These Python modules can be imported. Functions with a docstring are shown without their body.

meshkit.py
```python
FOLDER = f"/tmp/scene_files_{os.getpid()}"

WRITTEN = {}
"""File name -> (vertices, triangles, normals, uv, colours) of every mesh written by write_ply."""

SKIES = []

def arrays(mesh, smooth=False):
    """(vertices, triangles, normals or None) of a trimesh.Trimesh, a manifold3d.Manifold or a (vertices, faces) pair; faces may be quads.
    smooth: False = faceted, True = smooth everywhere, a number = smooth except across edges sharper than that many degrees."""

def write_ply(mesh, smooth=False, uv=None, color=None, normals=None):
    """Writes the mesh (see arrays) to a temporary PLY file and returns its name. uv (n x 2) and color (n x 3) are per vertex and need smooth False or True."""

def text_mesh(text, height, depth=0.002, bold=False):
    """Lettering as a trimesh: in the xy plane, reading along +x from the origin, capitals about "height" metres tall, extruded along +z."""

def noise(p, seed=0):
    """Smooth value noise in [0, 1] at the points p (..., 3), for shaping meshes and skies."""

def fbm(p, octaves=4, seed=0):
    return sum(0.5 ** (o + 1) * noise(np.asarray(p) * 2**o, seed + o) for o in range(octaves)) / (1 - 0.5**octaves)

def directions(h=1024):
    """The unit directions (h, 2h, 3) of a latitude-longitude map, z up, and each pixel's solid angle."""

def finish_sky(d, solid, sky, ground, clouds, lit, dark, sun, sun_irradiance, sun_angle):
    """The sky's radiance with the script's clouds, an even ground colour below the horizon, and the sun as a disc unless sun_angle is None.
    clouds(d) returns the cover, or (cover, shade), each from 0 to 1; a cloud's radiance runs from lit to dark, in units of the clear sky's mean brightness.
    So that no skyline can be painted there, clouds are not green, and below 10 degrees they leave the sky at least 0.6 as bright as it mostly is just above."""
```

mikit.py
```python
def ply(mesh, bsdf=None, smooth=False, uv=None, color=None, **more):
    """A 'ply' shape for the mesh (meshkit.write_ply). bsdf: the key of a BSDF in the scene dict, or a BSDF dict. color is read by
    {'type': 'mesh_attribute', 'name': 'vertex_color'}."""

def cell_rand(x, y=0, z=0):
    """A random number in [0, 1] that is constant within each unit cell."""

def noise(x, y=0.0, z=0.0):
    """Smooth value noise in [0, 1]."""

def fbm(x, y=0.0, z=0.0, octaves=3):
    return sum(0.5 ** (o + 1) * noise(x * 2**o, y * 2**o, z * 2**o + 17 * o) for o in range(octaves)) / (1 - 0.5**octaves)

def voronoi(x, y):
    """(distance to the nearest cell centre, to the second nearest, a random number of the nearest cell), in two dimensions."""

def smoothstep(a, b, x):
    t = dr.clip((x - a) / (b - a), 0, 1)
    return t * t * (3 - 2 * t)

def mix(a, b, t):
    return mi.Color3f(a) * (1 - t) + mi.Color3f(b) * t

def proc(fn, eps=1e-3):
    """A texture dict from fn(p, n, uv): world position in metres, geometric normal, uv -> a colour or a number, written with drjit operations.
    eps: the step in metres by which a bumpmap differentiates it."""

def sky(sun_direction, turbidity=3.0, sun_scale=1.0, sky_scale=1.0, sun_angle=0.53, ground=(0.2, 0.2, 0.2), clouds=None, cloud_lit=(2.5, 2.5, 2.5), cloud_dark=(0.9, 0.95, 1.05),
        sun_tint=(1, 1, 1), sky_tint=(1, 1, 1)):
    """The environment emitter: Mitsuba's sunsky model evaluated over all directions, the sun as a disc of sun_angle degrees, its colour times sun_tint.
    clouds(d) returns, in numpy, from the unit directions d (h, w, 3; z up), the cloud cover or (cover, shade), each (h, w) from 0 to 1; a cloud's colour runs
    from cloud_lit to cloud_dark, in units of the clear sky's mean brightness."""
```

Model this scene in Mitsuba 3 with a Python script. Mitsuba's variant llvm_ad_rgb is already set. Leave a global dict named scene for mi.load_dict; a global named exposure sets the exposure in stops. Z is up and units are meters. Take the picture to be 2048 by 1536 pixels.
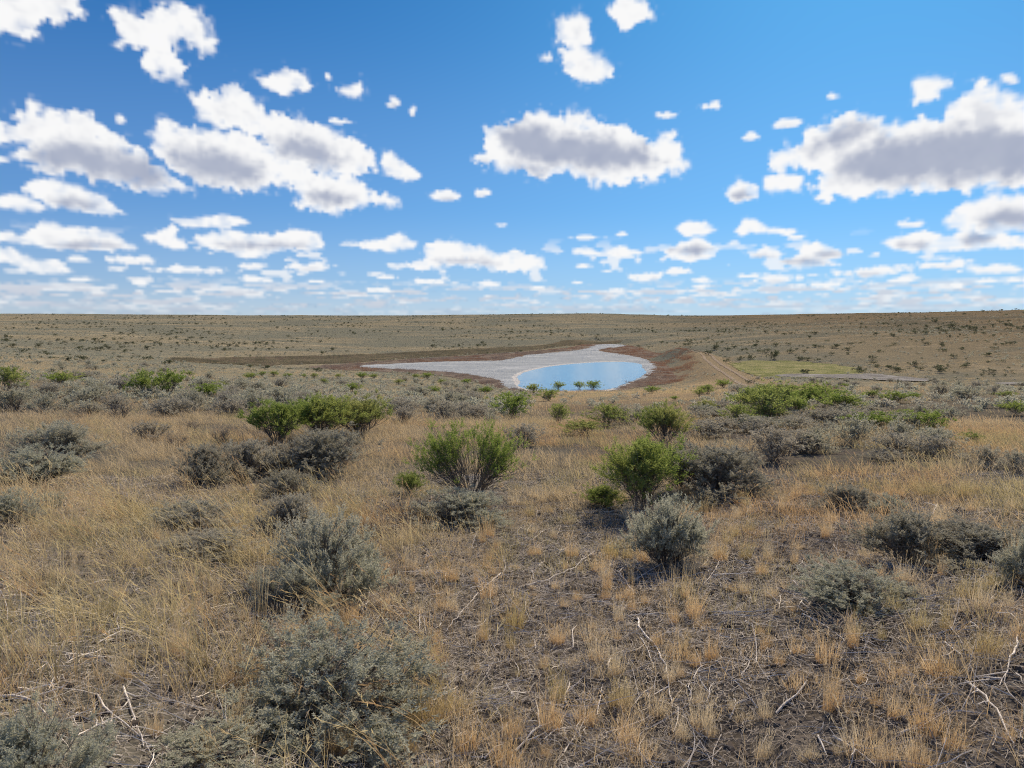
import math
import numpy as np
import drjit as dr
import mitsuba as mi
import mikit
import meshkit
from mikit import fbm, noise, smoothstep, mix
from scipy.interpolate import RBFInterpolator
import shapely
import shapely.geometry as sg
import trimesh

T = mi.ScalarTransform4f
scene, labels = {}, {}

# ------------------------------------------------------------------ camera, sky, sun, exposure
F, HORIZON, EYE = 1420.0, 634.0, 1.65          # focal length and skyline row of the 2048 x 1536 photograph
PITCH = math.atan((768 - HORIZON) / F)
scene['camera'] = {
    'type': 'perspective', 'fov': math.degrees(2 * math.atan(1024 / F)), 'fov_axis': 'x', 'near_clip': 0.05, 'far_clip': 30000.0,
    'to_world': T().look_at(origin=[0, 0, EYE], target=[0, math.cos(PITCH), EYE - math.sin(PITCH)], up=[0, 0, 1]),
}
exposure = 1.5
SUN_AZ, SUN_EL = math.radians(26.5), math.radians(37.6)
SUN = [math.sin(SUN_AZ) * math.cos(SUN_EL), math.cos(SUN_AZ) * math.cos(SUN_EL), math.sin(SUN_EL)]

# cumulus: (outline, shaded bases), in degrees of azimuth (clockwise from +y) and elevation; PUFFS: azimuth, elevation, half width, half height
CLOUDS = [
    ([(-35.5, 20.7), (-29.9, 21.9), (-29.9, 19.5), (-31.1, 19.1), (-32.5, 18.6), (-33.1, 17.6), (-34.2, 17.4), (-35.7, 17.4)], []),
    ([(-28.6, 19.8), (-27.8, 20.2), (-26.8, 19.7), (-25.0, 20.9), (-23.6, 20.9), (-22.5, 20.1), (-21.9, 18.8), (-22.9, 18.2), (-24.0, 19.0), (-24.5, 18.4), (-23.9, 17.1), (-24.2, 15.9), (-25.6, 16.1), (-26.6, 16.9), (-26.4, 18.0), (-27.9, 18.2)], []),
    ([(-35.8, 12.1), (-34.4, 12.6), (-33.6, 13.7), (-32.0, 13.3), (-30.0, 13.4), (-29.0, 12.3), (-27.6, 11.9), (-26.4, 10.7), (-25.1, 9.8), (-23.9, 9.1), (-25.6, 8.7), (-28.4, 8.9), (-30.4, 9.5), (-32.2, 9.5), (-33.5, 9.7), (-33.8, 10.1), (-34.3, 10.4), (-33.2, 10.8), (-34.5, 11.2), (-35.8, 11.0)], [[(-33.5, 10.8), (-31.8, 11.8), (-30.1, 11.5), (-28.0, 11.4), (-26.1, 10.6), (-24.9, 9.5), (-26.5, 8.9), (-29.6, 9.3), (-31.6, 9.7), (-33.5, 10.0)]]),
    ([(-26.4, 12.8), (-25.4, 13.6), (-23.1, 13.1), (-20.8, 13.3), (-19.1, 12.7), (-17.7, 12.3), (-14.8, 11.4), (-16.7, 9.7), (-18.4, 9.7), (-20.2, 9.1), (-21.9, 9.4), (-23.3, 9.5), (-24.9, 10.2), (-26.1, 11.2)], [[(-25.5, 11.6), (-23.2, 12.2), (-20.8, 11.7), (-18.8, 11.0), (-19.1, 9.9), (-21.6, 9.5), (-23.6, 9.9), (-25.2, 10.7)]]),
    ([(-24.0, 15.4), (-23.0, 15.8), (-21.7, 15.9), (-20.8, 16.5), (-19.6, 15.8), (-18.6, 15.1), (-16.2, 14.4), (-14.0, 13.8), (-12.1, 13.3), (-10.8, 12.3), (-10.6, 11.2), (-12.6, 10.9), (-14.8, 10.7), (-17.3, 11.1), (-18.7, 12.2), (-19.0, 13.2), (-20.4, 13.6), (-22.1, 13.5), (-23.1, 14.2)], [[(-18.7, 12.7), (-16.9, 13.4), (-14.7, 13.1), (-12.5, 11.8), (-14.4, 11.2), (-17.0, 11.4)]]),
    ([(-17.2, 10.5), (-15.5, 11.0), (-12.6, 10.9), (-11.1, 9.5), (-9.9, 9.6), (-8.8, 8.7), (-11.1, 8.8), (-11.9, 8.4), (-14.1, 7.8), (-16.0, 8.2), (-17.4, 8.5), (-16.3, 9.0), (-16.8, 9.8)], [[(-15.9, 9.2), (-14.1, 9.6), (-12.2, 9.1), (-13.4, 8.5), (-15.2, 8.6)]]),
    ([(-10.3, 12.1), (-9.5, 12.5), (-8.7, 12.0), (-7.2, 10.9), (-7.6, 10.5), (-9.2, 10.7), (-10.1, 11.2)], []),
    ([(-34.0, 8.4), (-32.8, 9.0), (-31.3, 8.8), (-30.1, 8.4), (-28.2, 7.2), (-29.7, 7.1), (-31.4, 7.2), (-32.7, 7.4), (-33.8, 7.9)], [[(-32.7, 7.7), (-31.4, 8.1), (-29.7, 7.6), (-30.0, 7.3), (-31.7, 7.3)]]),
    ([(-35.8, 7.6), (-34.4, 8.0), (-32.7, 7.2), (-33.4, 6.8), (-34.8, 7.0), (-35.8, 7.1)], []),
    ([(-3.1, 12.1), (-2.1, 12.8), (-1.9, 14.2), (-0.9, 14.6), (0.2, 15.0), (2.0, 15.7), (3.4, 15.4), (4.9, 15.6), (6.9, 14.6), (8.8, 14.3), (10.7, 13.3), (12.2, 13.6), (13.1, 12.5), (13.6, 11.4), (12.6, 10.8), (10.8, 10.5), (8.1, 10.2), (5.7, 10.5), (3.4, 11.2), (1.8, 10.8), (-0.2, 11.4), (-1.3, 11.9)], [[(-1.3, 14.2), (1.0, 15.0), (3.4, 14.2), (5.3, 13.9), (7.3, 13.6), (9.2, 13.2), (11.1, 12.4), (12.1, 11.7), (10.4, 11.4), (7.7, 11.1), (5.0, 11.5), (2.6, 11.8), (0.6, 12.3), (-0.9, 13.2)], [(-0.2, 11.8), (1.4, 12.0), (2.8, 11.6), (1.8, 11.0), (0.4, 11.2)]]),
    ([(3.5, 21.6), (4.7, 22.1), (5.9, 21.6), (6.1, 20.2), (4.9, 19.9), (3.4, 20.3)], []),
    ([(3.8, 19.8), (4.9, 20.0), (6.4, 19.4), (7.8, 18.3), (7.3, 17.6), (5.7, 17.5), (4.1, 18.3)], []),
    ([(7.5, 22.1), (8.5, 23.3), (10.2, 22.5), (10.9, 21.4), (9.8, 21.1), (8.3, 20.8)], []),
    ([(19.4, 11.1), (19.7, 11.8), (21.5, 12.5), (22.2, 13.3), (23.2, 13.5), (24.8, 14.3), (26.6, 13.3), (26.7, 13.0), (28.9, 13.1), (29.4, 13.5), (30.6, 12.7), (31.0, 13.9), (32.5, 15.0), (33.6, 14.2), (35.8, 13.0), (36.9, 10.3), (36.1, 8.2), (33.7, 8.5), (31.1, 8.3), (28.2, 8.6), (25.0, 8.5), (23.0, 8.4), (22.3, 9.3), (23.0, 10.2), (21.6, 10.9), (20.6, 10.5)], [[(21.6, 12.0), (23.5, 13.1), (25.3, 13.8), (26.3, 13.0), (25.3, 12.1), (22.9, 11.7)], [(23.8, 10.4), (24.6, 11.4), (26.8, 12.3), (28.9, 12.1), (31.5, 12.6), (33.4, 12.5), (35.9, 11.4), (36.3, 8.9), (33.9, 8.8), (31.1, 9.0), (28.1, 9.1), (25.6, 9.4), (24.0, 9.9)]]),
    ([(19.2, 10.2), (20.2, 10.4), (21.8, 10.2), (21.7, 9.2), (19.8, 9.1), (19.2, 9.5)], []),
    ([(16.3, 9.3), (17.4, 10.1), (18.7, 9.6), (18.8, 8.9), (17.1, 8.6)], [[(16.9, 9.1), (17.8, 9.4), (18.4, 9.0), (17.3, 8.8)]]),
    ([(28.6, 15.6), (29.6, 15.8), (30.9, 15.2), (30.2, 14.9), (30.3, 14.4), (29.1, 14.3), (28.7, 13.9), (28.8, 14.9)], []),
    ([(30.9, 6.5), (32.0, 7.6), (33.4, 8.1), (36.1, 7.7), (36.7, 5.5), (34.1, 5.5), (32.1, 5.7), (31.3, 6.0)], [[(32.7, 6.4), (34.0, 7.1), (36.4, 6.8), (36.2, 5.7), (33.5, 5.9)]]),
    ([(27.1, 5.2), (29.5, 5.9), (31.3, 5.5), (32.7, 5.9), (34.0, 5.5), (36.2, 4.9), (36.3, 4.3), (33.6, 4.6), (31.3, 4.4), (29.0, 4.5)], [[(31.9, 5.2), (33.0, 5.7), (33.8, 5.2), (33.3, 4.8), (32.2, 4.8)], [(28.3, 5.0), (30.1, 5.1), (29.9, 4.7)]]),
    ([(-35.4, 5.4), (-33.8, 5.6), (-32.8, 6.3), (-31.8, 5.9), (-30.0, 6.1), (-28.5, 5.4), (-27.6, 4.9), (-28.9, 4.6), (-31.3, 4.5), (-33.0, 4.4), (-33.8, 4.7), (-35.9, 4.9)], [[(-33.0, 4.9), (-30.4, 5.2), (-28.6, 4.9), (-30.4, 4.6), (-32.4, 4.6)]]),
    ([(-35.9, 4.6), (-34.9, 4.5), (-33.6, 3.8), (-32.2, 3.5), (-31.3, 3.0), (-33.1, 2.9), (-34.7, 3.4), (-36.0, 3.5)], []),
    ([(-25.3, 7.0), (-23.7, 7.0), (-22.3, 7.4), (-20.8, 7.4), (-19.9, 6.9), (-21.7, 6.5), (-24.4, 6.5)], []),
    ([(-27.1, 5.7), (-25.9, 6.1), (-25.3, 6.6), (-24.7, 6.2), (-25.2, 5.8), (-24.3, 5.1), (-25.1, 4.8), (-26.4, 5.2)], []),
    ([(-23.9, 5.7), (-22.0, 6.4), (-20.0, 6.1), (-18.4, 6.1), (-16.7, 6.6), (-15.9, 6.5), (-14.7, 6.3), (-14.6, 5.5), (-15.7, 5.0), (-17.9, 5.1), (-19.0, 4.5), (-21.1, 4.5), (-22.8, 5.1)], [[(-22.4, 5.4), (-19.3, 5.5), (-16.4, 5.6), (-15.7, 5.3), (-18.6, 5.2), (-21.4, 5.0)]]),
    ([(-13.4, 5.6), (-11.9, 5.8), (-10.4, 6.0), (-8.8, 6.5), (-7.5, 5.8), (-7.8, 5.4), (-9.6, 5.1), (-11.9, 5.3)], []),
    ([(-8.9, 3.9), (-6.9, 4.7), (-6.7, 5.8), (-4.7, 6.1), (-2.5, 5.5), (-1.0, 4.9), (0.6, 5.3), (2.6, 4.5), (2.6, 3.9), (-1.0, 3.7), (-4.1, 4.1), (-6.9, 3.8)], [[(-6.5, 4.5), (-3.3, 4.7), (-1.0, 4.2), (-4.1, 4.3)]]),
    ([(11.6, 5.2), (12.8, 5.5), (13.7, 5.9), (14.4, 6.0), (16.0, 5.3), (15.8, 4.6), (13.9, 4.3), (12.4, 4.6)], [[(12.4, 5.1), (14.3, 5.5), (15.6, 5.1), (14.3, 4.7)]]),
    ([(12.7, 6.8), (13.3, 7.2), (15.0, 7.2), (15.7, 6.6), (15.0, 6.2), (13.5, 6.2)], []),
    ([(17.1, 6.4), (17.9, 7.3), (18.6, 7.3), (19.7, 6.6), (21.7, 6.4), (21.4, 6.0), (19.0, 6.3), (17.9, 6.1)], []),
    ([(19.9, 4.1), (21.8, 4.6), (22.1, 5.3), (23.5, 5.3), (25.0, 4.6), (24.5, 4.3), (23.5, 4.1), (24.6, 3.8), (22.5, 3.6), (20.5, 3.9)], [[(20.6, 4.2), (22.5, 4.4), (23.9, 3.8), (21.9, 3.8)], [(22.8, 4.6), (24.2, 4.8), (24.7, 4.5), (23.5, 4.4)]]),
    ([(5.0, 5.3), (7.0, 5.1), (8.5, 5.6), (10.3, 5.0), (8.9, 4.6), (7.0, 4.8), (4.8, 5.0)], []),
    ([(-19.1, 16.9), (-17.9, 17.3), (-17.1, 17.8), (-16.1, 17.5), (-15.0, 16.7), (-16.5, 16.4), (-17.5, 16.0), (-18.4, 16.4)], []),
    ([(-13.5, 16.7), (-12.4, 16.9), (-11.6, 17.4), (-11.4, 16.8), (-12.1, 16.2)], []),
]
PUFFS = [
    (-14.1, 17.5, 0.29, 0.33), (-9.1, 16.0, 0.53, 0.48), (-7.7, 15.4, 0.31, 0.56), (-28.2, 13.3, 0.31, 0.38), (-2.3, 12.2, 0.71, 0.44), (2.6, 19.2, 0.50, 0.37), (-5.1, 9.3, 1.18, 0.49), (-2.3, 9.6, 0.79, 0.38),
    (15.1, 15.4, 0.87, 0.34), (12.0, 15.0, 0.97, 0.31), (20.6, 13.8, 1.09, 0.37), (18.1, 13.1, 0.64, 0.34), (23.6, 15.3, 0.46, 0.29), (34.0, 14.9, 0.53, 0.41), (6.0, 6.2, 1.26, 0.23), (8.6, 6.4, 0.47, 0.23),
    (8.5, 5.0, 1.55, 0.39), (5.6, 5.2, 1.18, 0.23), (28.9, 6.4, 0.90, 0.34), (26.8, 4.4, 0.44, 0.17), (19.2, 4.7, 1.48, 0.55), (-15.7, 3.8, 1.68, 0.42), (-20.0, 3.8, 1.24, 0.30), (-19.5, 2.8, 1.79, 0.30),
    (-27.5, 3.9, 1.91, 0.35), (-24.5, 3.4, 3.04, 0.32), (-6.5, 2.8, 1.78, 0.27), (-2.0, 2.6, 1.52, 0.28), (-10.5, 2.1, 1.17, 0.31), (10.7, 3.1, 1.54, 0.43), (13.0, 3.5, 1.06, 0.31), (5.8, 4.0, 0.87, 0.16),
    (15.1, 2.8, 1.11, 0.23), (20.3, 2.8, 1.91, 0.41), (18.0, 3.1, 1.08, 0.26), (26.5, 3.2, 2.50, 0.49), (30.8, 3.5, 2.02, 0.37), (33.7, 3.1, 2.16, 0.33), (31.5, 2.1, 1.71, 0.20), (34.5, 2.4, 1.60, 0.26),
    (23.3, 2.3, 1.67, 0.25), (5.4, 2.7, 0.71, 0.16), (8.2, 2.1, 0.86, 0.24), (2.2, 2.3, 0.64, 0.16), (-32.5, 3.5, 1.15, 0.33), (-34.3, 3.0, 1.10, 0.20), (-31.0, 3.9, 0.89, 0.27), (-27.4, 2.4, 0.70, 0.25),
    (-31.1, 2.5, 0.89, 0.20), (14.7, 2.3, 0.75, 0.19), (7.6, 3.6, 0.55, 0.16), (-35.4, 9.9, 0.69, 0.37), (-9.9, 3.1, 0.78, 0.19), (-15.0, 2.7, 0.75, 0.19), (-0.8, 7.2, 0.40, 0.15), (17.2, 5.6, 0.43, 0.19),
    (21.4, 5.8, 0.55, 0.18), (-12.9, 14.5, 1.12, 0.28), (10.5, 3.0, 0.77, 0.31), (28.4, 2.6, 1.52, 0.24),
]


def smooth01(a, b, x):
    t = np.clip((x - a) / (b - a), 0, 1)
    return t * t * (3 - 2 * t)


def outline_distance(P, x, y):
    """Signed distance (inside positive) of the points to the closed polygon P."""
    P = np.asarray(P, float)
    q = np.roll(P, -1, 0)
    best, inside = np.full(x.shape, 1e9), np.zeros(x.shape, bool)
    for (ax, ay), (bx, by) in zip(P, q):
        ex, ey = bx - ax, by - ay
        t = np.clip(((x - ax) * ex + (y - ay) * ey) / (ex * ex + ey * ey + 1e-12), 0, 1)
        best = np.minimum(best, (x - ax - t * ex) ** 2 + (y - ay - t * ey) ** 2)
        cross = ((ay > y) != (by > y)) & (x < ex * (y - ay) / (by - ay + 1e-12 * (by == ay)) + ax)
        inside ^= cross
    return np.where(inside, 1, -1) * np.sqrt(best)


def clouds(d):
    az = np.degrees(np.arctan2(d[..., 0], d[..., 1]))
    el = np.degrees(np.arcsin(np.clip(d[..., 2], -1, 1)))
    q = 180.0 / (2 * len(d)) / 4
    parts = [cloud_layer(az + i * q, el + j * q) for i in (-1, 1) for j in (-1, 1)]      # four samples to a texel
    cover = sum(c for c, s in parts) / 4
    return cover, sum(c * s for c, s in parts) / 4 / np.maximum(cover, 1e-6)


def cloud_layer(az, el):
    a, e = np.radians(az), np.radians(el)
    d = np.stack([np.sin(a) * np.cos(e), np.cos(a) * np.cos(e), np.sin(e)], -1)
    cover, shade = np.zeros(az.shape), np.zeros(az.shape)

    # the cloud layer beyond the ones drawn one by one: cumulus on a plane overhead
    up = np.maximum(d[..., 2], 0.02) + 0.015
    plane = np.stack([d[..., 0] / up, d[..., 1] / up, az * 0], -1)
    n = meshkit.fbm(plane * 1.15 + 40, 4, 5)
    elsewhere = smooth01(-1.0, 2.5, np.maximum(np.abs(az) - 38.5, el - 28.5))
    thick = smooth01(0.585, 0.64, n) * elsewhere * smooth01(3, 6, el)
    # free the sun
    sun_d = np.degrees(np.arccos(np.clip(d @ np.array(SUN), -1, 1)))
    thick *= smooth01(3, 9, sun_d)
    cover = np.maximum(cover, thick)
    shade = np.maximum(shade, smooth01(0.64, 0.74, n) * elsewhere * 0.9)
    # the crowded low layer near the horizon
    k = np.nonzero(el[:, 0] < 7.5)[0]
    k = slice(k[0], k[-1] + 1)
    a1, e1, o1 = az[k], el[k], az[k] * 0
    low = meshkit.fbm(np.stack([a1 * 0.25, e1 * 3.0, o1 + 7], -1), 4, 21)
    low2 = meshkit.fbm(np.stack([a1 * 0.65, e1 * 5.4, o1 + 9], -1), 3, 23)
    low3 = meshkit.fbm(np.stack([a1 * 1.6, e1 * 6.5, o1 + 4], -1), 2, 25)
    lowmix = 0.36 * low + 0.34 * low2 + 0.3 * low3
    lowcov = smooth01(0.47 - 0.08 * smooth01(2.2, 0.4, e1), 0.56, lowmix) * smooth01(3.6, 1.9, e1) * (0.9 - 0.25 * smooth01(1.2, 0.2, e1))
    cover[k] = np.maximum(cover[k], lowcov)
    shade[k] = np.maximum(shade[k], 0.14 * smooth01(3.6, 1.6, e1) + 0.38 * smooth01(0.5, 0.6, low2) * smooth01(3.6, 1.6, e1))
    puff_cut = smooth01(0.62, 0.68, meshkit.fbm(np.stack([a1 * 0.55, e1 * 1.5, o1 + 2], -1), 4, 31)) * smooth01(1.0, 2.2, e1) * smooth01(7.0, 4.5, e1) * (1 - elsewhere[k])
    cover[k] = np.maximum(cover[k], puff_cut * 0.8)
    veil = 0.24 * smooth01(9.0, 0.0, el) + 0.16 * smooth01(3.0, 0.0, el) + 0.10 * smooth01(24.0, 6.0, el)
    shade = np.where(cover < veil, 0.12, shade)
    cover = np.maximum(cover, veil)

    for k, (outline, bases) in enumerate(CLOUDS):
        P = np.array(outline)
        lo, hi = P.min(0) - 2.5, P.max(0) + 2.5
        rows = np.nonzero((el[:, 0] > lo[1]) & (el[:, 0] < hi[1]))[0]
        if not len(rows):
            continue
        r = slice(rows[0], rows[-1] + 1)
        sel = (az[r] > lo[0]) & (az[r] < hi[0])
        i, j = np.nonzero(sel)
        i += rows[0]
        x, y = az[i, j], el[i, j]
        size = min(1.0, (P.max(0) - P.min(0)).min() / 4.0)
        g = np.stack([x, y, x * 0 + k], -1)
        wob = (meshkit.fbm(g * 0.9 + 5, 5, 40 + k) - 0.5) * 2
        wob2 = (meshkit.fbm(g * np.array([1.9, 2.3, 1]) + 9, 3, 80 + k) - 0.5) * 2
        billow = np.abs(meshkit.fbm(g * np.array([1.25, 1.5, 1]) + 21, 3, 120 + k) - 0.5) * 4 - 0.45
        crisp = np.abs(meshkit.noise(g * np.array([3.4, 3.9, 1]) + 33, 160 + k) - 0.5) * 2 - 0.45
        sd = outline_distance(P, x, y) + size * (0.42 * wob + 0.30 * wob2 - 0.38 * billow - 0.22 * crisp) + 0.06
        # holes and thin places
        soft = 0.04 + 0.42 * size * smooth01(0.46, 0.66, meshkit.fbm(g * 0.8 + 70, 3, 11))
        c = smooth01(-soft, 0.10 + soft, sd)
        c *= 1 - 0.30 * smooth01(0.5, 0.75, meshkit.fbm(g * np.array([1.1, 1.6, 1]) + 90, 3, 15)) * smooth01(1.0, 0.2, sd)
        c = np.maximum(c, 0.35 * smooth01(-0.7, 0.3, sd) * smooth01(0.15, 0.6, wob2 - 0.3 * crisp))
        c = c * (1 - 0.25 * smooth01(0.3, 0.8, -wob2) * smooth01(0.6, 0.1, sd))
        s = np.zeros(len(x))
        s += 0.42 * smooth01(0.25, 1.8, sd) * smooth01(-0.1, 0.6, (meshkit.fbm(g * 0.7 + 50, 4, 7) - 0.5) * 3 + 0.3 * wob2)
        for B in bases:
            sb = outline_distance(B, x, y) + 0.55 * size * wob + 0.30 * size * wob2
            s = np.maximum(s, smooth01(-0.45 * size - 0.05, 1.0 * size, sb + 0.14 * size + 0.3 * size * billow) * (0.93 + 0.12 * wob))
        stronger = c > cover[i, j]
        cover[i, j] = np.maximum(cover[i, j], c)
        shade[i, j] = np.where(c > 0.02, np.where(stronger, s, shade[i, j]), shade[i, j])
    for k, (a, e, ra, re_) in enumerate(PUFFS):
        rows = np.nonzero((el[:, 0] > e - 3 * re_ - .4) & (el[:, 0] < e + 3 * re_ + .4))[0]
        if not len(rows):
            continue
        r = slice(rows[0], rows[-1] + 1)
        i, j = np.nonzero(np.abs(az[r] - a) < 2.2 * ra)
        i += rows[0]
        x, y = (az[i, j] - a) / ra, (el[i, j] - e) / re_
        y = np.where(y < 0, y * 1.5, y)                  # flat base
        g = np.stack([az[i, j], el[i, j], x * 0 + k], -1)
        w1 = (meshkit.fbm(g * np.array([1.6, 2.6, 1]) + 3, 5, 140 + k) - 0.5) * 2
        w2 = np.abs(meshkit.noise(g * np.array([2.6, 3.8, 1]) + 13, 170 + k) - 0.5) * 2 - 0.45
        c = smooth01(0.0, 0.45, 1 - np.hypot(x, y) + 0.8 * w1 - 0.35 * w2)
        s = 0.55 * smooth01(0.3, 0.9, 1 - np.hypot(x, y + 0.45) + 0.5 * w1) * smooth01(0.25, 0.6, re_)
        stronger = c > cover[i, j]
        cover[i, j] = np.maximum(cover[i, j], c * 0.97)
        shade[i, j] = np.where(stronger & (c > .02), s, shade[i, j])
    return cover, shade


scene['sky'] = mikit.sky(SUN, turbidity=3.0, ground=(0.22, 0.19, 0.13), clouds=clouds, cloud_lit=(5.2, 5.2, 5.2), cloud_dark=(2.1, 2.35, 3.05), sky_tint=(0.19, 0.63, 1.12), sun_scale=1.5)


# shrubs that the photograph shows one by one: foot (column, row), width and height in its pixels, description
NEAR_SAGE = [
    (664, 1500, 335, 262, 'large silvery sagebrush low in the picture with deep shade beneath it'),
    (70, 1600, 240, 205, 'silver sagebrush cut by the bottom left corner with pale sticks behind'),
    (385, 1615, 250, 175, 'upright blue-grey sagebrush cut by the bottom edge beside the large silvery one'),
    (655, 1195, 175, 178, 'dense round sagebrush above and behind the large silvery one'),
    (590, 1225, 130, 110, 'dark shaded sagebrush tucked against the left foot of the dense round one'),
    (582, 1078, 110, 90, 'small grey sagebrush behind the dense round one'),
    (578, 1000, 92, 62, 'wispy sagebrush in the grass, farthest of the column of three left of centre'),
    (420, 1132, 145, 86, 'flat pale sagebrush left of the dense round one'),
    (385, 1062, 140, 66, 'low broad sagebrush in the leaning straw grass, behind the flat pale one'),
    (1330, 1128, 128, 142, 'tall narrow sagebrush at the right side of the bare patch'),
    (918, 1062, 160, 88, 'low sagebrush at the foot of the twin-crowned green shrub'),
    (1430, 998, 160, 114, 'round sagebrush with dark forked stems touching the bright green shrub'),
    (1710, 1245, 205, 135, 'pale domed sagebrush with a tangle of dark twigs below it at the right'),
    (1825, 1140, 190, 122, 'brownish sagebrush behind the pale domed one'),
    (1965, 1160, 215, 128, 'broad sagebrush near the right edge joined to the brownish one'),
    (2055, 1170, 120, 112, 'sagebrush cut by the right edge of the view beside the broad one'),
    (1690, 1030, 100, 66, 'open sagebrush with bare dark stems alone in orange grass at the right'),
    (1775, 1030, 62, 45, 'small faint sagebrush just right of the open bare-stemmed one'),
    (118, 925, 150, 82, 'rounded blue-grey sagebrush dome near the left edge'),
    (62, 970, 180, 80, 'spreading sagebrush with dark crooked branches below the blue-grey dome'),
    (410, 968, 95, 82, 'leftmost bush of the sagebrush row under the long green thicket'),
    (492, 958, 105, 78, 'dense grey-green sagebrush, second in the row under the long green thicket'),
    (562, 952, 95, 62, 'low sagebrush between its neighbours in the row under the long green thicket'),
    (642, 945, 145, 90, 'purplish grey twiggy sagebrush, rightmost in the row under the green thicket'),
    (20, 1050, 95, 75, 'dim sagebrush cut by the left edge below the spreading one'),
    (100, 1020, 60, 40, 'small blurred sagebrush in tall grass at the far left'),
]
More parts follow.
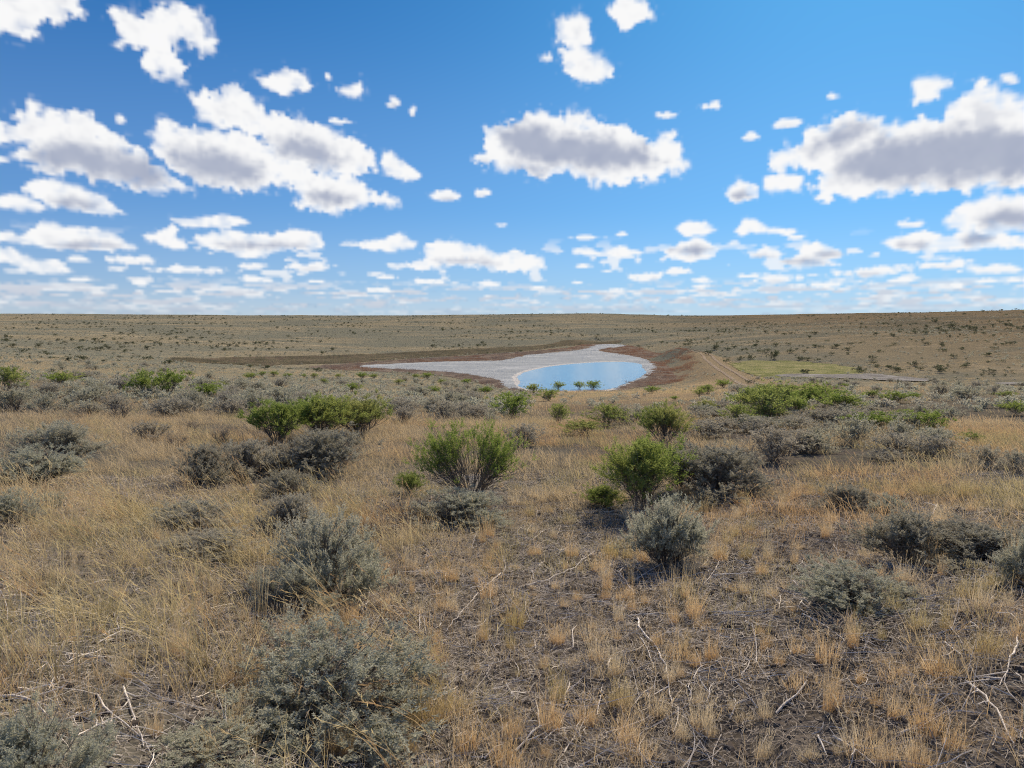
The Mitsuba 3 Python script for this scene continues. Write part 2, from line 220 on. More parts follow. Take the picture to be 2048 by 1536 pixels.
MID_SAGE = [
    (32, 823, 75, 50, 'pale blue sagebrush ball at the left edge below the green shrub'),
    (182, 832, 75, 30, 'flat pale sagebrush low in the straw grass at the left'),
    (190, 803, 58, 34, 'grey sagebrush in line behind the flat pale one'),
    (375, 810, 46, 32, 'small sagebrush at the foot of the rounded green shrub on the left'),
    (455, 818, 40, 42, 'narrow grey sagebrush at the left end of the grey belt'),
    (502, 823, 72, 42, 'grey sagebrush beside the narrow one in the grey belt'),
    (300, 882, 72, 42, 'washed out sagebrush between straw grass and the row of sagebrush'),
    (1046, 897, 62, 50, 'sagebrush alone in tan grass right of the twin-crowned green shrub'),
    (950, 847, 58, 36, 'sagebrush behind the twin-crowned green shrub'),
    (812, 832, 52, 32, 'sagebrush just right of the long green thicket'),
    (1440, 864, 74, 38, 'low sagebrush left of the right-hand sagebrush clump'),
    (1545, 922, 104, 70, 'biggest dark sagebrush in front of the right-hand clump'),
    (1622, 907, 84, 48, 'pale sagebrush beside the biggest one of the right-hand clump'),
    (1590, 870, 104, 38, 'wide pale sagebrush at the back of the right-hand clump'),
    (1702, 888, 84, 58, 'rounded sagebrush in the middle of the right-hand clump'),
    (1662, 852, 62, 36, 'small grey sagebrush at the feet of the green thicket on the right'),
    (1792, 912, 95, 56, 'grey sagebrush at the right end of the right-hand clump'),
    (1800, 887, 84, 50, 'dark sagebrush below the low green shrub of the right-hand clump'),
    (1782, 927, 82, 30, 'low spilling sagebrush in front of the right-hand clump'),
    (1866, 917, 84, 50, 'olive grey sagebrush standing apart right of the clump'),
    (1970, 938, 84, 52, 'dark grey sagebrush in orange grass near the right edge'),
    (2032, 948, 66, 56, 'sagebrush at the right edge next to the dark grey one'),
    (1272, 842, 54, 32, 'little sagebrush left of the pale green upright shrub'),
    (1930, 800, 60, 30, 'blue-grey sagebrush on the slope at the right'),
    (1885, 790, 50, 24, 'smaller blue-grey sagebrush on the slope at the right'),
]
DEAD_SAGE = [
    (240, 840, 48, 42, 'purplish dry bush beside the flat pale sagebrush at the left'),
    (445, 892, 40, 46, 'upright leafless dry bush in straw grass above the sagebrush row'),
    (350, 893, 48, 28, 'low dark skeleton of a bush in straw grass at the left'),
    (385, 862, 56, 26, 'low brown dry bush in the straw grass behind the leafless one'),
    (740, 1090, 100, 60, 'grey leafless twigs of a dead bush beside the bare patch'),
    (1705, 1285, 150, 70, 'tangle of dark dead twigs under the pale domed sagebrush'),
    (800, 1060, 60, 40, 'dark dead brush left of the low sagebrush at the green shrub'),
]
NEAR_GREEN = [
    (820, 987, 52, 50, 'small yellow-green sprig left of the twin-crowned shrub'),
    (1284, 1018, 140, 148, 'dense bright green shrub right of centre with a dark stem base'),
    (1362, 985, 66, 95, 'green sprays between the dense bright shrub and the round sagebrush'),
    (1205, 1014, 66, 50, 'low green sprig at the left foot of the dense bright green shrub'),
    (1326, 888, 95, 84, 'pale green upright shrub behind the dense bright green one'),
    (558, 888, 112, 88, 'darkest left bush of the long green thicket left of centre'),
    (640, 880, 118, 92, 'middle bush of the long green thicket left of centre'),
    (722, 874, 120, 86, 'olive right bush of the long green thicket left of centre'),
]
MID_GREEN = [
    (1026, 840, 66, 50, 'dark green round shrub straight below the pond'),
    (288, 793, 66, 50, 'left half of the rounded green shrub pair on the left slope'),
    (338, 793, 62, 50, 'right half of the rounded green shrub pair on the left slope'),
    (14, 787, 72, 50, 'green shrub cut by the left edge behind the pale blue sagebrush'),
    (124, 772, 64, 28, 'low dark green shrub at the left between edge and rounded pair'),
    (418, 797, 62, 30, 'green shrub with straggling top right of the rounded pair'),
    (438, 778, 30, 16, 'little green shrub behind the straggling one'),
    (1166, 870, 70, 32, 'low spreading yellow-green shrub in tan grass below the pond'),
    (1214, 854, 70, 42, 'grey-green open shrub behind the low spreading one'),
    (1116, 850, 34, 40, 'thin upright green shrub between the dark round and the grey-green one'),
    (1535, 844, 98, 66, 'front green shrub of the thicket on the right slope'),
    (1474, 854, 58, 42, 'pale green shrub at the left end of the thicket on the right slope'),
    (1612, 817, 62, 46, 'dark green shrub at the back of the thicket on the right slope'),
    (1684, 828, 78, 44, 'rounded green shrub at the right end of the thicket on the right slope'),
    (1750, 862, 104, 38, 'low green shrub spreading among sagebrush on the right'),
    (1802, 850, 52, 27, 'bright green tip shrub right of the low spreading one on the right'),
    (1940, 888, 60, 26, 'bright yellow-green shrub alone in orange grass at the right'),
    (1790, 807, 54, 24, 'green shrub on the slope right of the thicket'),
    (2030, 831, 54, 28, 'green shrub at the right edge above the sagebrush'),
    (2015, 798, 38, 15, 'small green shrub farther up at the right edge'),
    (1520, 788, 38, 20, 'green shrub just behind the thicket on the right slope'),
    (1446, 776, 28, 17, 'dark green shrub standing beside the track on the dam'),
    (1068, 790, 31, 21, 'rounded green shrub before the left end of the pond'),
    (1098, 802, 37, 22, 'darker green shrub on the slope just below the rounded one at the pond'),
    (1117, 781, 21, 17, 'small green shrub against the water, left of three'),
    (1158, 779, 19, 16, 'small green shrub against the water, middle of three'),
    (1186, 780, 29, 17, 'small green shrub against the water, right of three'),
    (1304, 787, 28, 14, 'dark green shrub on the slope below the rusty right shore'),
    (1468, 808, 30, 17, 'green shrub alone on tan grass left of the thicket'),
]
SHORE = [(502, 759, 23, 15), (525, 753, 16, 11), (548, 753, 19, 12), (575, 755, 18, 9), (608, 755, 11, 8), (628, 757, 15, 11), (648, 768, 15, 12), (678, 757, 18, 10), (725, 758, 22, 14), (748, 757, 15, 10),
         (797, 769, 23, 11), (832, 758, 17, 11), (855, 758, 21, 14), (884, 770, 19, 13), (935, 766, 15, 9), (867, 787, 29, 15), (705, 784, 39, 20), (970, 788, 26, 16), (380, 752, 20, 10), (1010, 800, 26, 16), (930, 768, 15, 10), (1350, 800, 16, 9),
         (1830, 797, 24, 12), (1590, 782, 22, 12), (1690, 775, 18, 9), (1745, 795, 34, 16), (1655, 790, 40, 14)]
HILL = [(1430, 700, 13, 12), (1416, 710, 16, 10), (1482, 719, 11, 7), (1501, 719, 17, 9), (1548, 719, 23, 17), (1535, 704, 14, 7), (1580, 706, 18, 7), (1630, 695, 11, 6), (1577, 691, 9, 6), (1615, 721, 17, 7), (1635, 723, 12, 7),
        (1695, 701, 11, 6), (1663, 710, 10, 6), (1828, 732, 20, 9), (1840, 740, 15, 6), (1780, 738, 16, 7), (1600, 720, 20, 7), (1720, 744, 20, 10), (1798, 768, 16, 8), (1610, 748, 22, 9), (1520, 706, 12, 7), (1746, 728, 12, 6), (1885, 703, 14, 6),
        (1930, 735, 16, 7), (1980, 745, 18, 7), (1975, 712, 12, 6), (1700, 690, 10, 5), (1760, 705, 10, 5), (1850, 690, 12, 6), (1940, 660, 22, 8), (1905, 655, 18, 7), (1870, 645, 14, 6), (2020, 690, 14, 7), (1500, 768, 18, 9)]
# bleached sticks: the line each shows in the photograph, radius in metres, description
STICKS = [
    ([(1003, 1147), (970, 1173), (893, 1264)], 0.0055, 'long straight bleached stick slanting across the middle of the bare patch'),
    ([(939, 1179), (976, 1165)], None),
    ([(1042, 1175), (1082, 1165), (1152, 1138), (1195, 1105)], 0.0055, 'long gently curved bleached stick at the far side of the bare patch'),
    ([(1050, 1204), (1053, 1227), (1059, 1248)], None),
    ([(1038, 1252), (1077, 1244)], None),
    ([(1065, 1144), (1067, 1159)], None),
    ([(1115, 1113), (1129, 1099)], None),
    ([(1119, 1124), (1131, 1138)], None),
    ([(1065, 1080), (1102, 1057)], None),
    ([(1206, 1095), (1247, 1078)], None),
    ([(726, 1233), (726, 1204)], None),
    ([(709, 1213), (746, 1177)], 0.005, 'pale forked twig lying behind the large silvery sagebrush, slanted'),
    ([(732, 1223), (742, 1161)], None),
    ([(1274, 1239), (1284, 1268), (1313, 1302), (1332, 1335), (1344, 1417)], 0.0065, 'longest crooked white stick running down the right of the foreground'),
    ([(1284, 1277), (1309, 1339)], None),
    ([(1195, 1434), (1204, 1372)], None),
    ([(1127, 1409), (1142, 1364)], None),
    ([(1268, 1409), (1309, 1372)], None),
    ([(1210, 1471), (1253, 1463), (1301, 1434)], 0.005, 'bent pale stick between tufts below the crooked white one'),
    ([(1028, 1506), (1111, 1442)], 0.005, 'straight pale stick pointing up right between golden tufts at the bottom centre'),
    ([(1055, 1448), (1086, 1455)], None),
    ([(1088, 1411), (1127, 1417)], None),
    ([(870, 1403), (916, 1376)], None),
    ([(862, 1384), (912, 1382)], None),
    ([(1185, 1204), (1226, 1210)], None),
    ([(1257, 1233), (1380, 1231)], 0.0035, 'thin straight stick lying level toward the pale domed sagebrush'),
    ([(1268, 1190), (1231, 1140)], None),
    ([(1146, 1297), (1144, 1273), (1156, 1252)], None),
    ([(839, 1260), (839, 1219)], None),
    ([(759, 1364), (804, 1388)], None),
    ([(775, 1132), (786, 1153)], None),
    ([(1094, 1126), (1071, 1140)], None),
    ([(945, 1095), (957, 1059)], None),
    ([(889, 1163), (897, 1136)], None),
    ([(970, 1521), (1007, 1492)], None),
    ([(1160, 1438), (1148, 1488), (1111, 1525)], None),
    ([(1053, 1070), (1061, 1055)], None),
    ([(1427, 1151), (1497, 1150), (1567, 1147)], 0.005, 'straight level white stick left of the pale domed sagebrush'),
    ([(1373, 1153), (1420, 1121), (1404, 1105)], 0.005, 'angular bleached branch at the foot of the tall narrow sagebrush'),
    ([(1406, 1169), (1431, 1144), (1441, 1121)], None),
    ([(1592, 1144), (1613, 1111)], None),
    ([(1572, 1167), (1603, 1179)], None),
    ([(1613, 1198), (1601, 1210), (1596, 1227)], 0.006, 'short hooked white stick left of the dark twig tangle'),
    ([(1601, 1229), (1646, 1256), (1692, 1285)], 0.004, 'thin pale stick running down right from the short hooked one'),
    ([(1692, 1049), (1704, 1028)], None),
    ([(1865, 1030), (1876, 1008)], 0.007, 'upright white stub in orange grass near the brownish sagebrush'),
    ([(1886, 1248), (1928, 1289)], None),
    ([(1890, 1287), (1928, 1318)], None),
    ([(1942, 1246), (1961, 1264)], None),
    ([(2010, 1227), (2039, 1256)], None),
    ([(2039, 1273), (2027, 1318), (2010, 1347), (2002, 1374)], 0.0052, 'kinked white stick at the right edge of the foreground'),
    ([(2031, 1351), (2048, 1372)], None),
    ([(1936, 1364), (1969, 1397), (1990, 1434), (2031, 1492)], 0.0046, 'long arching white stick in the lower right corner area'),
    ([(1547, 1430), (1596, 1397), (1615, 1364)], 0.007, 'curved thick white stick among dark litter at the lower right'),
    ([(1675, 1370), (1704, 1353)], None),
    ([(1665, 1475), (1700, 1496), (1758, 1536)], 0.005, 'pale stick slanting out of the bottom edge at the right'),
    ([(1874, 1119), (1899, 1148)], None),
    ([(1559, 1219), (1563, 1190)], None),
    ([(1981, 1206), (1994, 1186)], None),
    ([(1493, 1030), (1507, 1010)], None),
    ([(1427, 1053), (1451, 1037)], None),
    ([(1385, 1359), (1410, 1331)], None),
    ([(1414, 1405), (1427, 1368)], None),
    ([(1460, 1442), (1485, 1401)], None),
    ([(1381, 1397), (1379, 1370)], None),
    ([(1799, 1467), (1878, 1459)], None),
    ([(1948, 1169), (1977, 1148)], None),
    ([(1634, 1475), (1654, 1521)], None),
    ([(128, 1016), (203, 1006)], None),
    ([(137, 1022), (199, 1024)], None),
    ([(161, 1037), (207, 1008)], None),
    ([(439, 1070), (484, 1041)], None),
    ([(571, 1010), (596, 997), (625, 1006)], 0.006, 'white arched branch over the dense round sagebrush'),
    ([(37, 1059), (79, 1049)], None),
    ([(248, 1376), (265, 1434), (286, 1496)], 0.0055, 'forked pale stick at the lower left, its right arm'),
    ([(199, 1393), (228, 1446), (277, 1475)], 0.0055, 'forked pale stick at the lower left, its left arm'),
    ([(0, 1397), (62, 1411), (99, 1417)], 0.006, 'thick pale stick behind the corner sagebrush at the left edge'),
    ([(33, 1380), (99, 1405)], 0.006, 'second pale stick crossing the one behind the corner sagebrush'),
    ([(149, 1432), (182, 1430)], None),
    ([(153, 1475), (224, 1442)], None),
    ([(207, 1273), (265, 1260)], None),
    ([(195, 1289), (306, 1264)], None),
    ([(526, 1331), (571, 1291)], None),
    ([(503, 1500), (511, 1536)], None),
    ([(99, 1368), (120, 1413)], None),
    ([(174, 1173), (236, 1165)], None),
    ([(12, 1455), (137, 1480)], None),
    ([(87, 1326), (120, 1368)], None),
    ([(290, 1496), (344, 1500)], None),
]
# grass bunches that stand apart: foot, width and height in the photograph
TUFTS = [
    (1238, 1247, 41, 47), (1230, 1359, 49, 66), (1234, 1423, 49, 53), (1118, 1411, 62, 78), (1023, 1483, 70, 53), (928, 1520, 91, 86), (878, 1456, 70, 51), (1114, 1293, 53, 45), (965, 1287, 37, 80), (1023, 1303, 37, 41),
    (833, 1235, 45, 37), (874, 1293, 28, 28), (1060, 1297, 28, 20), (1156, 1334, 57, 24), (1087, 1340, 37, 49), (1342, 1371, 49, 53), (1325, 1442, 62, 49), (1280, 1529, 107, 49), (1371, 1491, 41, 37), (853, 1152, 37, 20),
    (903, 1227, 41, 41), (1079, 1111, 20, 24), (1160, 1142, 20, 16), (1214, 1183, 37, 57), (1263, 1171, 24, 49), (951, 1169, 16, 39), (992, 1212, 16, 18), (766, 1159, 28, 13), (1350, 1251, 33, 53), (1292, 1210, 37, 24),
    (762, 1208, 37, 16), (870, 1284, 24, 24), (820, 1359, 24, 16), (853, 1334, 49, 20), (953, 1347, 24, 28), (1036, 1355, 16, 24), (1193, 1359, 24, 24), (1189, 1450, 28, 24), (824, 1189, 20, 41), (1127, 1218, 37, 24),
    (1110, 1181, 28, 20), (1064, 1181, 24, 16), (1031, 1218, 24, 28), (1156, 1202, 37, 24), (994, 1098, 28, 20), (886, 1148, 33, 16), (820, 1508, 41, 53), (696, 1516, 45, 37), (1093, 1520, 37, 28), (1185, 1260, 33, 20),
    (1540, 1127, 33, 57), (1459, 1090, 37, 49), (1596, 995, 33, 28), (1534, 1442, 41, 57), (1426, 1322, 41, 62), (1670, 1429, 53, 95), (1801, 1442, 49, 47), (1728, 1367, 33, 33), (1824, 1347, 37, 18), (1772, 1332, 37, 18),
    (1898, 1266, 33, 74), (1768, 1287, 24, 33), (1915, 1354, 28, 17), (1530, 1525, 45, 53), (1426, 1479, 45, 41), (1923, 1504, 66, 45), (1772, 1531, 45, 26), (1612, 1529, 33, 24), (1683, 1512, 33, 28), (1563, 1334, 33, 31),
    (1604, 1309, 45, 28), (1492, 1193, 33, 33), (1550, 1198, 28, 37), (1372, 1198, 33, 41), (1410, 1256, 45, 24), (1364, 1479, 45, 45), (1521, 1272, 33, 24), (1890, 1152, 24, 37), (1865, 1301, 49, 24), (1853, 1429, 37, 24),
    (1629, 1525, 37, 24), (1712, 1297, 33, 57), (1592, 1131, 24, 41), (1977, 1181, 28, 20), (2026, 1214, 24, 28), (1364, 1359, 28, 33), (1472, 1425, 33, 28), (1704, 1434, 24, 24), (1836, 1512, 33, 37), (1873, 1479, 24, 45),
    (1745, 1479, 28, 24), (2026, 1487, 28, 33), (1654, 1078, 28, 45), (1786, 1102, 24, 20), (1567, 1024, 24, 28), (343, 1318, 78, 95), (231, 1367, 62, 62), (128, 1284, 57, 47), (449, 1380, 57, 53), (575, 1280, 49, 62),
    (426, 1195, 37, 45), (302, 1475, 45, 53), (269, 1131, 37, 28), (542, 1371, 49, 45), (476, 1243, 45, 41), (215, 1040, 24, 20), (372, 1227, 28, 24), (24, 1185, 49, 24), (310, 1082, 20, 37), (670, 1206, 45, 33),
    (649, 1260, 41, 33), (231, 1202, 41, 37), (111, 1152, 45, 24), (62, 1318, 49, 49), (509, 1189, 41, 49), (678, 1516, 45, 45), (513, 1421, 53, 49),
]
# ------------------------------------------------------------------ the lie of the land
BASIN = -7.3


def ray(u, v):
    x, y = (u - 1024) / F, (768 - v) / F
    d = np.array([x, math.cos(PITCH) + y * math.sin(PITCH), y * math.cos(PITCH) - math.sin(PITCH)])
    return d / np.hypot(d[0], d[1])


def on_plane(u, v, z):
    d = ray(u, v)
    return d[:2] * (z - EYE) / d[2]


SURVEY = [  # column, row and ground distance of points of the land that the photograph shows
    (-900, 1000, 8), (-900, 860, 16), (-900, 760, 40), (-900, 700, 120), (-900, 670, 230), (-900, 627, 600),
    (0, 1536, 2.35), (0, 1000, 8.0), (0, 900, 13), (0, 830, 23), (0, 780, 38), (0, 740, 66), (0, 720, 105), (0, 700, 150), (0, 680, 205), (0, 660, 300), (0, 640, 460), (0, 627, 640),
    (512, 1536, 2.45), (512, 1000, 8.2), (512, 900, 13), (512, 830, 23), (512, 800, 33), (512, 770, 55), (512, 750, 80), (512, 735, 112), (512, 722, 142), (512, 711, 166), (512, 698, 195), (512, 680, 245), (512, 660, 325), (512, 640, 470), (512, 631, 620),
    (1024, 1536, 2.45), (1024, 1000, 8.3), (1024, 880, 14), (1024, 835, 24), (1024, 800, 44), (1024, 787, 60), (1024, 779, 77), (1024, 775, 89), (1024, 740, 122), (1024, 715, 158), (1024, 690, 222), (1024, 675, 265), (1024, 660, 325), (1024, 645, 440), (1024, 629, 600),
    (1250, 780, 78), (1250, 690, 222), (1250, 660, 320), (1180, 626, 560), (1400, 660, 330), (1400, 645, 470), (1400, 632, 700), (1650, 629, 900),
    (1536, 1536, 2.45), (1536, 1000, 8.3), (1536, 900, 13), (1536, 850, 20), (1536, 800, 36), (1536, 780, 52), (1536, 765, 75), (1536, 755, 94), (1536, 744, 110), (1536, 733, 124), (1536, 720, 136), (1536, 700, 155), (1536, 680, 195), (1536, 660, 280), (1536, 642, 430), (1536, 630, 640),
    (1800, 760, 97), (1800, 745, 112), (1800, 730, 125), (1800, 690, 165), (1800, 655, 280), (1800, 627, 560),
    (2048, 1536, 2.35), (2048, 1000, 8.0), (2048, 900, 13), (2048, 850, 20), (2048, 800, 40), (2048, 785, 58), (2048, 775, 78), (2048, 769, 92), (2048, 755, 106), (2048, 742, 115), (2048, 728, 124), (2048, 700, 148), (2048, 670, 205), (2048, 640, 340), (2048, 620, 500),
    (2900, 1000, 8), (2900, 860, 17), (2900, 790, 50), (2900, 750, 100), (2900, 690, 180), (2900, 610, 520),
]
knots, heights = [], []
for u, v, D in SURVEY:
    d = ray(u, v)
    knots.append((math.degrees(math.atan2(d[0], d[1])) / 14, math.log(D) * 2.4))
    heights.append(EYE + D * d[2])
for a in np.radians(np.arange(-180, 180, 30)):       # under and behind the viewer, and far away, the plain goes on
    for D, z in ((0.5, 0.0), (1.2, 0.0), (1500, -2.0), (4000, -12.0), (9000, -60.0)):
        knots.append((math.degrees(a) / 14, math.log(D) * 2.4))
        heights.append(z)
    if abs(a) > 1.1:
        for D, z in ((8, 0.1), (30, 0.2), (120, -0.5), (500, 0)):
            knots.append((math.degrees(a) / 14, math.log(D) * 2.4))
            heights.append(z)
LAND_SMOOTH = RBFInterpolator(np.array(knots), np.array(heights), kernel='thin_plate_spline', smoothing=0.05)

BASIN_OUT = [on_plane(u, v, BASIN) for u, v in [(470, 727), (600, 721), (740, 714), (850, 708), (980, 701), (1080, 696), (1150, 689), (1200, 684), (1260, 690), (1310, 704), (1350, 712), (1385, 724), (1398, 742), (1385, 760), (1330, 772), (1260, 780), (1240, 789), (1020, 789), (990, 776), (940, 764), (860, 753), (760, 748), (640, 743), (540, 737)]]
CREST = np.array([np.append(on_plane(u, v, z), z) for u, v, z in [(1515, 786, -4.9), (1496, 773, -5.35), (1470, 754, -5.6), (1442, 735, -5.6), (1418, 716, -5.5), (1396, 703, -5.2), (1370, 697, -4.9)]])


def crest_near(x, y):
    best, z, off, along = np.full(x.shape, 1e9), np.zeros(x.shape), np.zeros(x.shape), np.zeros(x.shape)
    run = 0.0
    for a, b in zip(CREST[:-1], CREST[1:]):
        e = b[:2] - a[:2]
        L = np.hypot(*e)
        t = np.clip(((x - a[0]) * e[0] + (y - a[1]) * e[1]) / L**2, 0, 1)
        px, py = x - a[0] - t * e[0], y - a[1] - t * e[1]
        dd = np.hypot(px, py)
        near = dd < best
        z = np.where(near, a[2] + t * (b[2] - a[2]), z)
        off = np.where(near, np.sign(e[0] * py - e[1] * px) * dd, off)
        along = np.where(near, run + t * L, along)
        best = np.minimum(best, dd)
        run += L
    return best, z, off, along


def height(x, y):
    x, y = np.atleast_1d(np.asarray(x, float)), np.atleast_1d(np.asarray(y, float))
    r, a = np.hypot(x, y), np.degrees(np.arctan2(x, y)) / 14
    q = np.stack([a, np.log(np.maximum(r, 0.4)) * 2.4], -1)
    z = np.concatenate([LAND_SMOOTH(q[i:i + 60000]) for i in range(0, len(q), 60000)]) if len(q) else np.zeros(0)
    # the dry lake bed is level
    box = (np.abs(x) < 90) & (y > 60) & (y < 260)
    if box.any():
        s = outline_distance(BASIN_OUT, x[box], y[box])
        w = smooth01(-9, 1.5, s)
        z[box] = z[box] * (1 - w) + (BASIN - 0.02) * w
        # the earth dam with its crest track
        dd, cz, off, along = crest_near(x[box], y[box])
        side = np.where(off > 0, 0.42, 0.36)
        dam = cz - side * np.maximum(dd - 1.7, 0) - 0.04 * np.cos(np.clip(dd / 0.75, 0, 2) * math.pi)
        k = 0.5
        hh = np.clip(0.5 + 0.5 * (dam - z[box]) / k, 0, 1)
        z[box] = z[box] * (1 - hh) + dam * hh + k * hh * (1 - hh)
    P = lambda s, o=0: np.stack([x / s, y / s, x * 0 + o], -1)
    level = np.zeros(x.shape)
    if box.any():
        level[box] = smooth01(-2, 2, s)
    z = z + (1 - level) * ((meshkit.fbm(P(38, 3), 3, 3) - 0.5) * 1.1 * smooth01(60, 300, r) + (meshkit.fbm(P(6.0, 5), 3, 4) - 0.5) * 0.22 * smooth01(2, 20, r))
    near = smooth01(22, 6, r)
    z = z + near * ((meshkit.fbm(P(0.55), 3, 1) - 0.5) * 0.085 + (meshkit.fbm(P(0.11), 2, 2) - 0.5) * 0.035)
    return z


RANGES = np.exp(np.linspace(math.log(1.0), math.log(1200), 110))


def spot(u, v):
    """The ground point under a point of the photograph: (x, y, z, distance)."""
    d = ray(u, v)
    R = RANGES
    for _ in range(2):                                       # first hit along the ray, then once more within the step it lies in
        gap = EYE + d[2] * R - height(d[0] * R, d[1] * R)
        k = np.nonzero(gap <= 0)[0]
        k = k[0] if len(k) and k[0] > 0 else len(R) - 1
        t = gap[k - 1] / (gap[k - 1] - gap[k] + 1e-12)
        r = R[k - 1] + np.clip(t, 0, 1) * (R[k] - R[k - 1])
        R = np.linspace(R[k - 1], R[k], 12)
    return d[0] * r, d[1] * r, float(height(d[0] * r, d[1] * r)[0]), r


# ------------------------------------------------------------------ materials
def patch_mask(x, y, lib):
    """The worn, nearly bare patch on the hilltop."""
    w = (lib.fbm(x * 0.9 + 3, y * 0.9, 0.0) - 0.5) * 1.2
    e1 = 1.0 - dr.sqrt(dr.square((x - 1.2) / 2.1) + dr.square((y - 4.0) / 2.9))
    return smoothstep(-0.22, 0.25, e1 + w * 0.5)


def ground_colour(p, n, uv):
    x, y = p.x, p.y
    big, mid = fbm(x * 0.025, y * 0.025, 1.0), fbm(x * 0.33, y * 0.33, 2.0)
    fine, grit = fbm(x * 5.0, y * 5.0, 3.0), fbm(x * 45.0, y * 45.0, 4.0)
    straw = mix((0.25, 0.225, 0.15), (0.38, 0.33, 0.22), smoothstep(0.42, 0.70, 0.6 * mid + 0.4 * big))
    sage = mix((0.155, 0.16, 0.115), (0.215, 0.215, 0.165), fine)
    hill = mix(straw, sage, smoothstep(0.40, 0.58, 0.45 * big + 0.2 * mid + 0.35 * fbm(x * 0.055, y * 0.13, 5.0)))
    hill = mix(hill, hill * mi.Color3f(0.80, 0.72, 0.67), smoothstep(0, 140, x - 0.1 * y))
    hill = hill * (0.8 + 0.4 * fine) * mi.Color3f(0.955, 0.965, 1.03)
    ca, cb = CREST[0], CREST[4]
    ex, ey = float(cb[0] - ca[0]), float(cb[1] - ca[1])
    t = dr.clip(((x - float(ca[0])) * ex + (y - float(ca[1])) * ey) / (ex * ex + ey * ey), -0.2, 1.2)
    off = dr.sqrt(dr.square(x - float(ca[0]) - t * ex) + dr.square(y - float(ca[1]) - t * ey))
    hill = mix(hill, mix((0.235, 0.19, 0.125), (0.31, 0.255, 0.17), fine), smoothstep(8.5, 4.0, off + 3 * mid) * 0.9)
    tongue = smoothstep(0.0, 0.06, x / y) * smoothstep(0.34, 0.24, x / y) * smoothstep(20.0, 28.0, y) * smoothstep(92.0, 80.0, y)
    hill = mix(hill, mix((0.33, 0.255, 0.155), (0.42, 0.325, 0.20), fine), tongue * smoothstep(0.3, 0.55, mid) * 0.85)
    soil = mix((0.055, 0.05, 0.046), (0.125, 0.114, 0.104), fine) * (0.4 + 1.2 * grit)
    worn = patch_mask(x, y, mikit)
    gaps = smoothstep(0.48, 0.66, mid * 0.5 + fine * 0.5)
    crest_near_view = smoothstep(60.0, 18.0, y)
    return mix(hill, soil, dr.maximum(worn, crest_near_view * (0.7 + 0.3 * gaps)))


def ground_relief(p, n, uv):
    return fbm(p.x * 22, p.y * 22, 0.0, octaves=3)


def leaf_tone(a, b, c, scale):
    def tone(p, n, uv):
        k = noise(p.x * scale, p.y * scale, p.z * scale)
        m = noise(p.x * 0.9 + 7, p.y * 0.9, p.z * 0.9)
        return mix(mix(a, b, k), c, smoothstep(0.45, 0.8, m) * 0.6)
    return tone


def thin(tone, trans, rough=0.6):
    return {'type': 'principledthin', 'base_color': mikit.proc(tone), 'roughness': rough, 'diff_trans': trans, 'spec_trans': 0.0, 'eta': 1.35}


def matt(tone, rough=0.9):
    return {'type': 'twosided', 'bsdf': {'type': 'principled', 'base_color': mikit.proc(tone), 'roughness': rough, 'specular': 0.2}}


scene['ground_material'] = {'type': 'bumpmap', 'arbitrary': mikit.proc(ground_relief, eps=0.004), 'scale': 0.02, 'bsdf': {'type': 'diffuse', 'reflectance': mikit.proc(ground_colour)}}
scene['sage_leaf'] = thin(leaf_tone((0.335, 0.35, 0.285), (0.56, 0.575, 0.475), (0.46, 0.43, 0.37), 55.0), 0.85, 0.45)
scene['pale_sage_leaf'] = thin(leaf_tone((0.33, 0.338, 0.27), (0.50, 0.51, 0.415), (0.42, 0.39, 0.32), 25.0), 0.9, 0.45)
scene['pale_dusty_leaf'] = thin(leaf_tone((0.32, 0.312, 0.262), (0.46, 0.448, 0.385), (0.38, 0.355, 0.30), 25.0), 0.9, 0.45)
scene['dusty_leaf'] = thin(leaf_tone((0.29, 0.288, 0.235), (0.46, 0.452, 0.375), (0.37, 0.345, 0.28), 55.0), 0.8, 0.45)
scene['olive_leaf'] = thin(leaf_tone((0.20, 0.265, 0.08), (0.34, 0.40, 0.14), (0.37, 0.38, 0.15), 35.0), 1.1, 0.5)
scene['green_leaf'] = thin(leaf_tone((0.17, 0.25, 0.06), (0.32, 0.41, 0.12), (0.36, 0.40, 0.14), 35.0), 1.1, 0.5)
scene['dark_leaf'] = thin(leaf_tone((0.11, 0.13, 0.075), (0.17, 0.18, 0.12), (0.21, 0.20, 0.155), 3.0), 0.8)
scene['bark'] = matt(leaf_tone((0.13, 0.112, 0.095), (0.25, 0.22, 0.19), (0.17, 0.145, 0.125), 45.0))
scene['bleached_wood'] = matt(leaf_tone((0.55, 0.52, 0.48), (0.74, 0.71, 0.67), (0.48, 0.45, 0.42), 30.0), 0.7)
scene['clod_material'] = {'type': 'diffuse', 'reflectance': mikit.proc(leaf_tone((0.06, 0.052, 0.046), (0.12, 0.106, 0.094), (0.15, 0.13, 0.115), 28.0))}
scene['litter_straw'] = matt(leaf_tone((0.25, 0.23, 0.205), (0.50, 0.465, 0.42), (0.17, 0.15, 0.13), 21.0), 0.8)


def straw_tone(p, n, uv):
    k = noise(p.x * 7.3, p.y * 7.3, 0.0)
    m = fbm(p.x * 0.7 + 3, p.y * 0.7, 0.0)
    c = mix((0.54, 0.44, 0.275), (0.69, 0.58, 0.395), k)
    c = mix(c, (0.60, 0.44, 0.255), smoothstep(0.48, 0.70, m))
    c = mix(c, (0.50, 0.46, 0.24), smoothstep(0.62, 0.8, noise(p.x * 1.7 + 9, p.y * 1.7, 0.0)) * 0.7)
    return mix(c * 0.6, c, smoothstep(0.0, 0.45, uv.y))


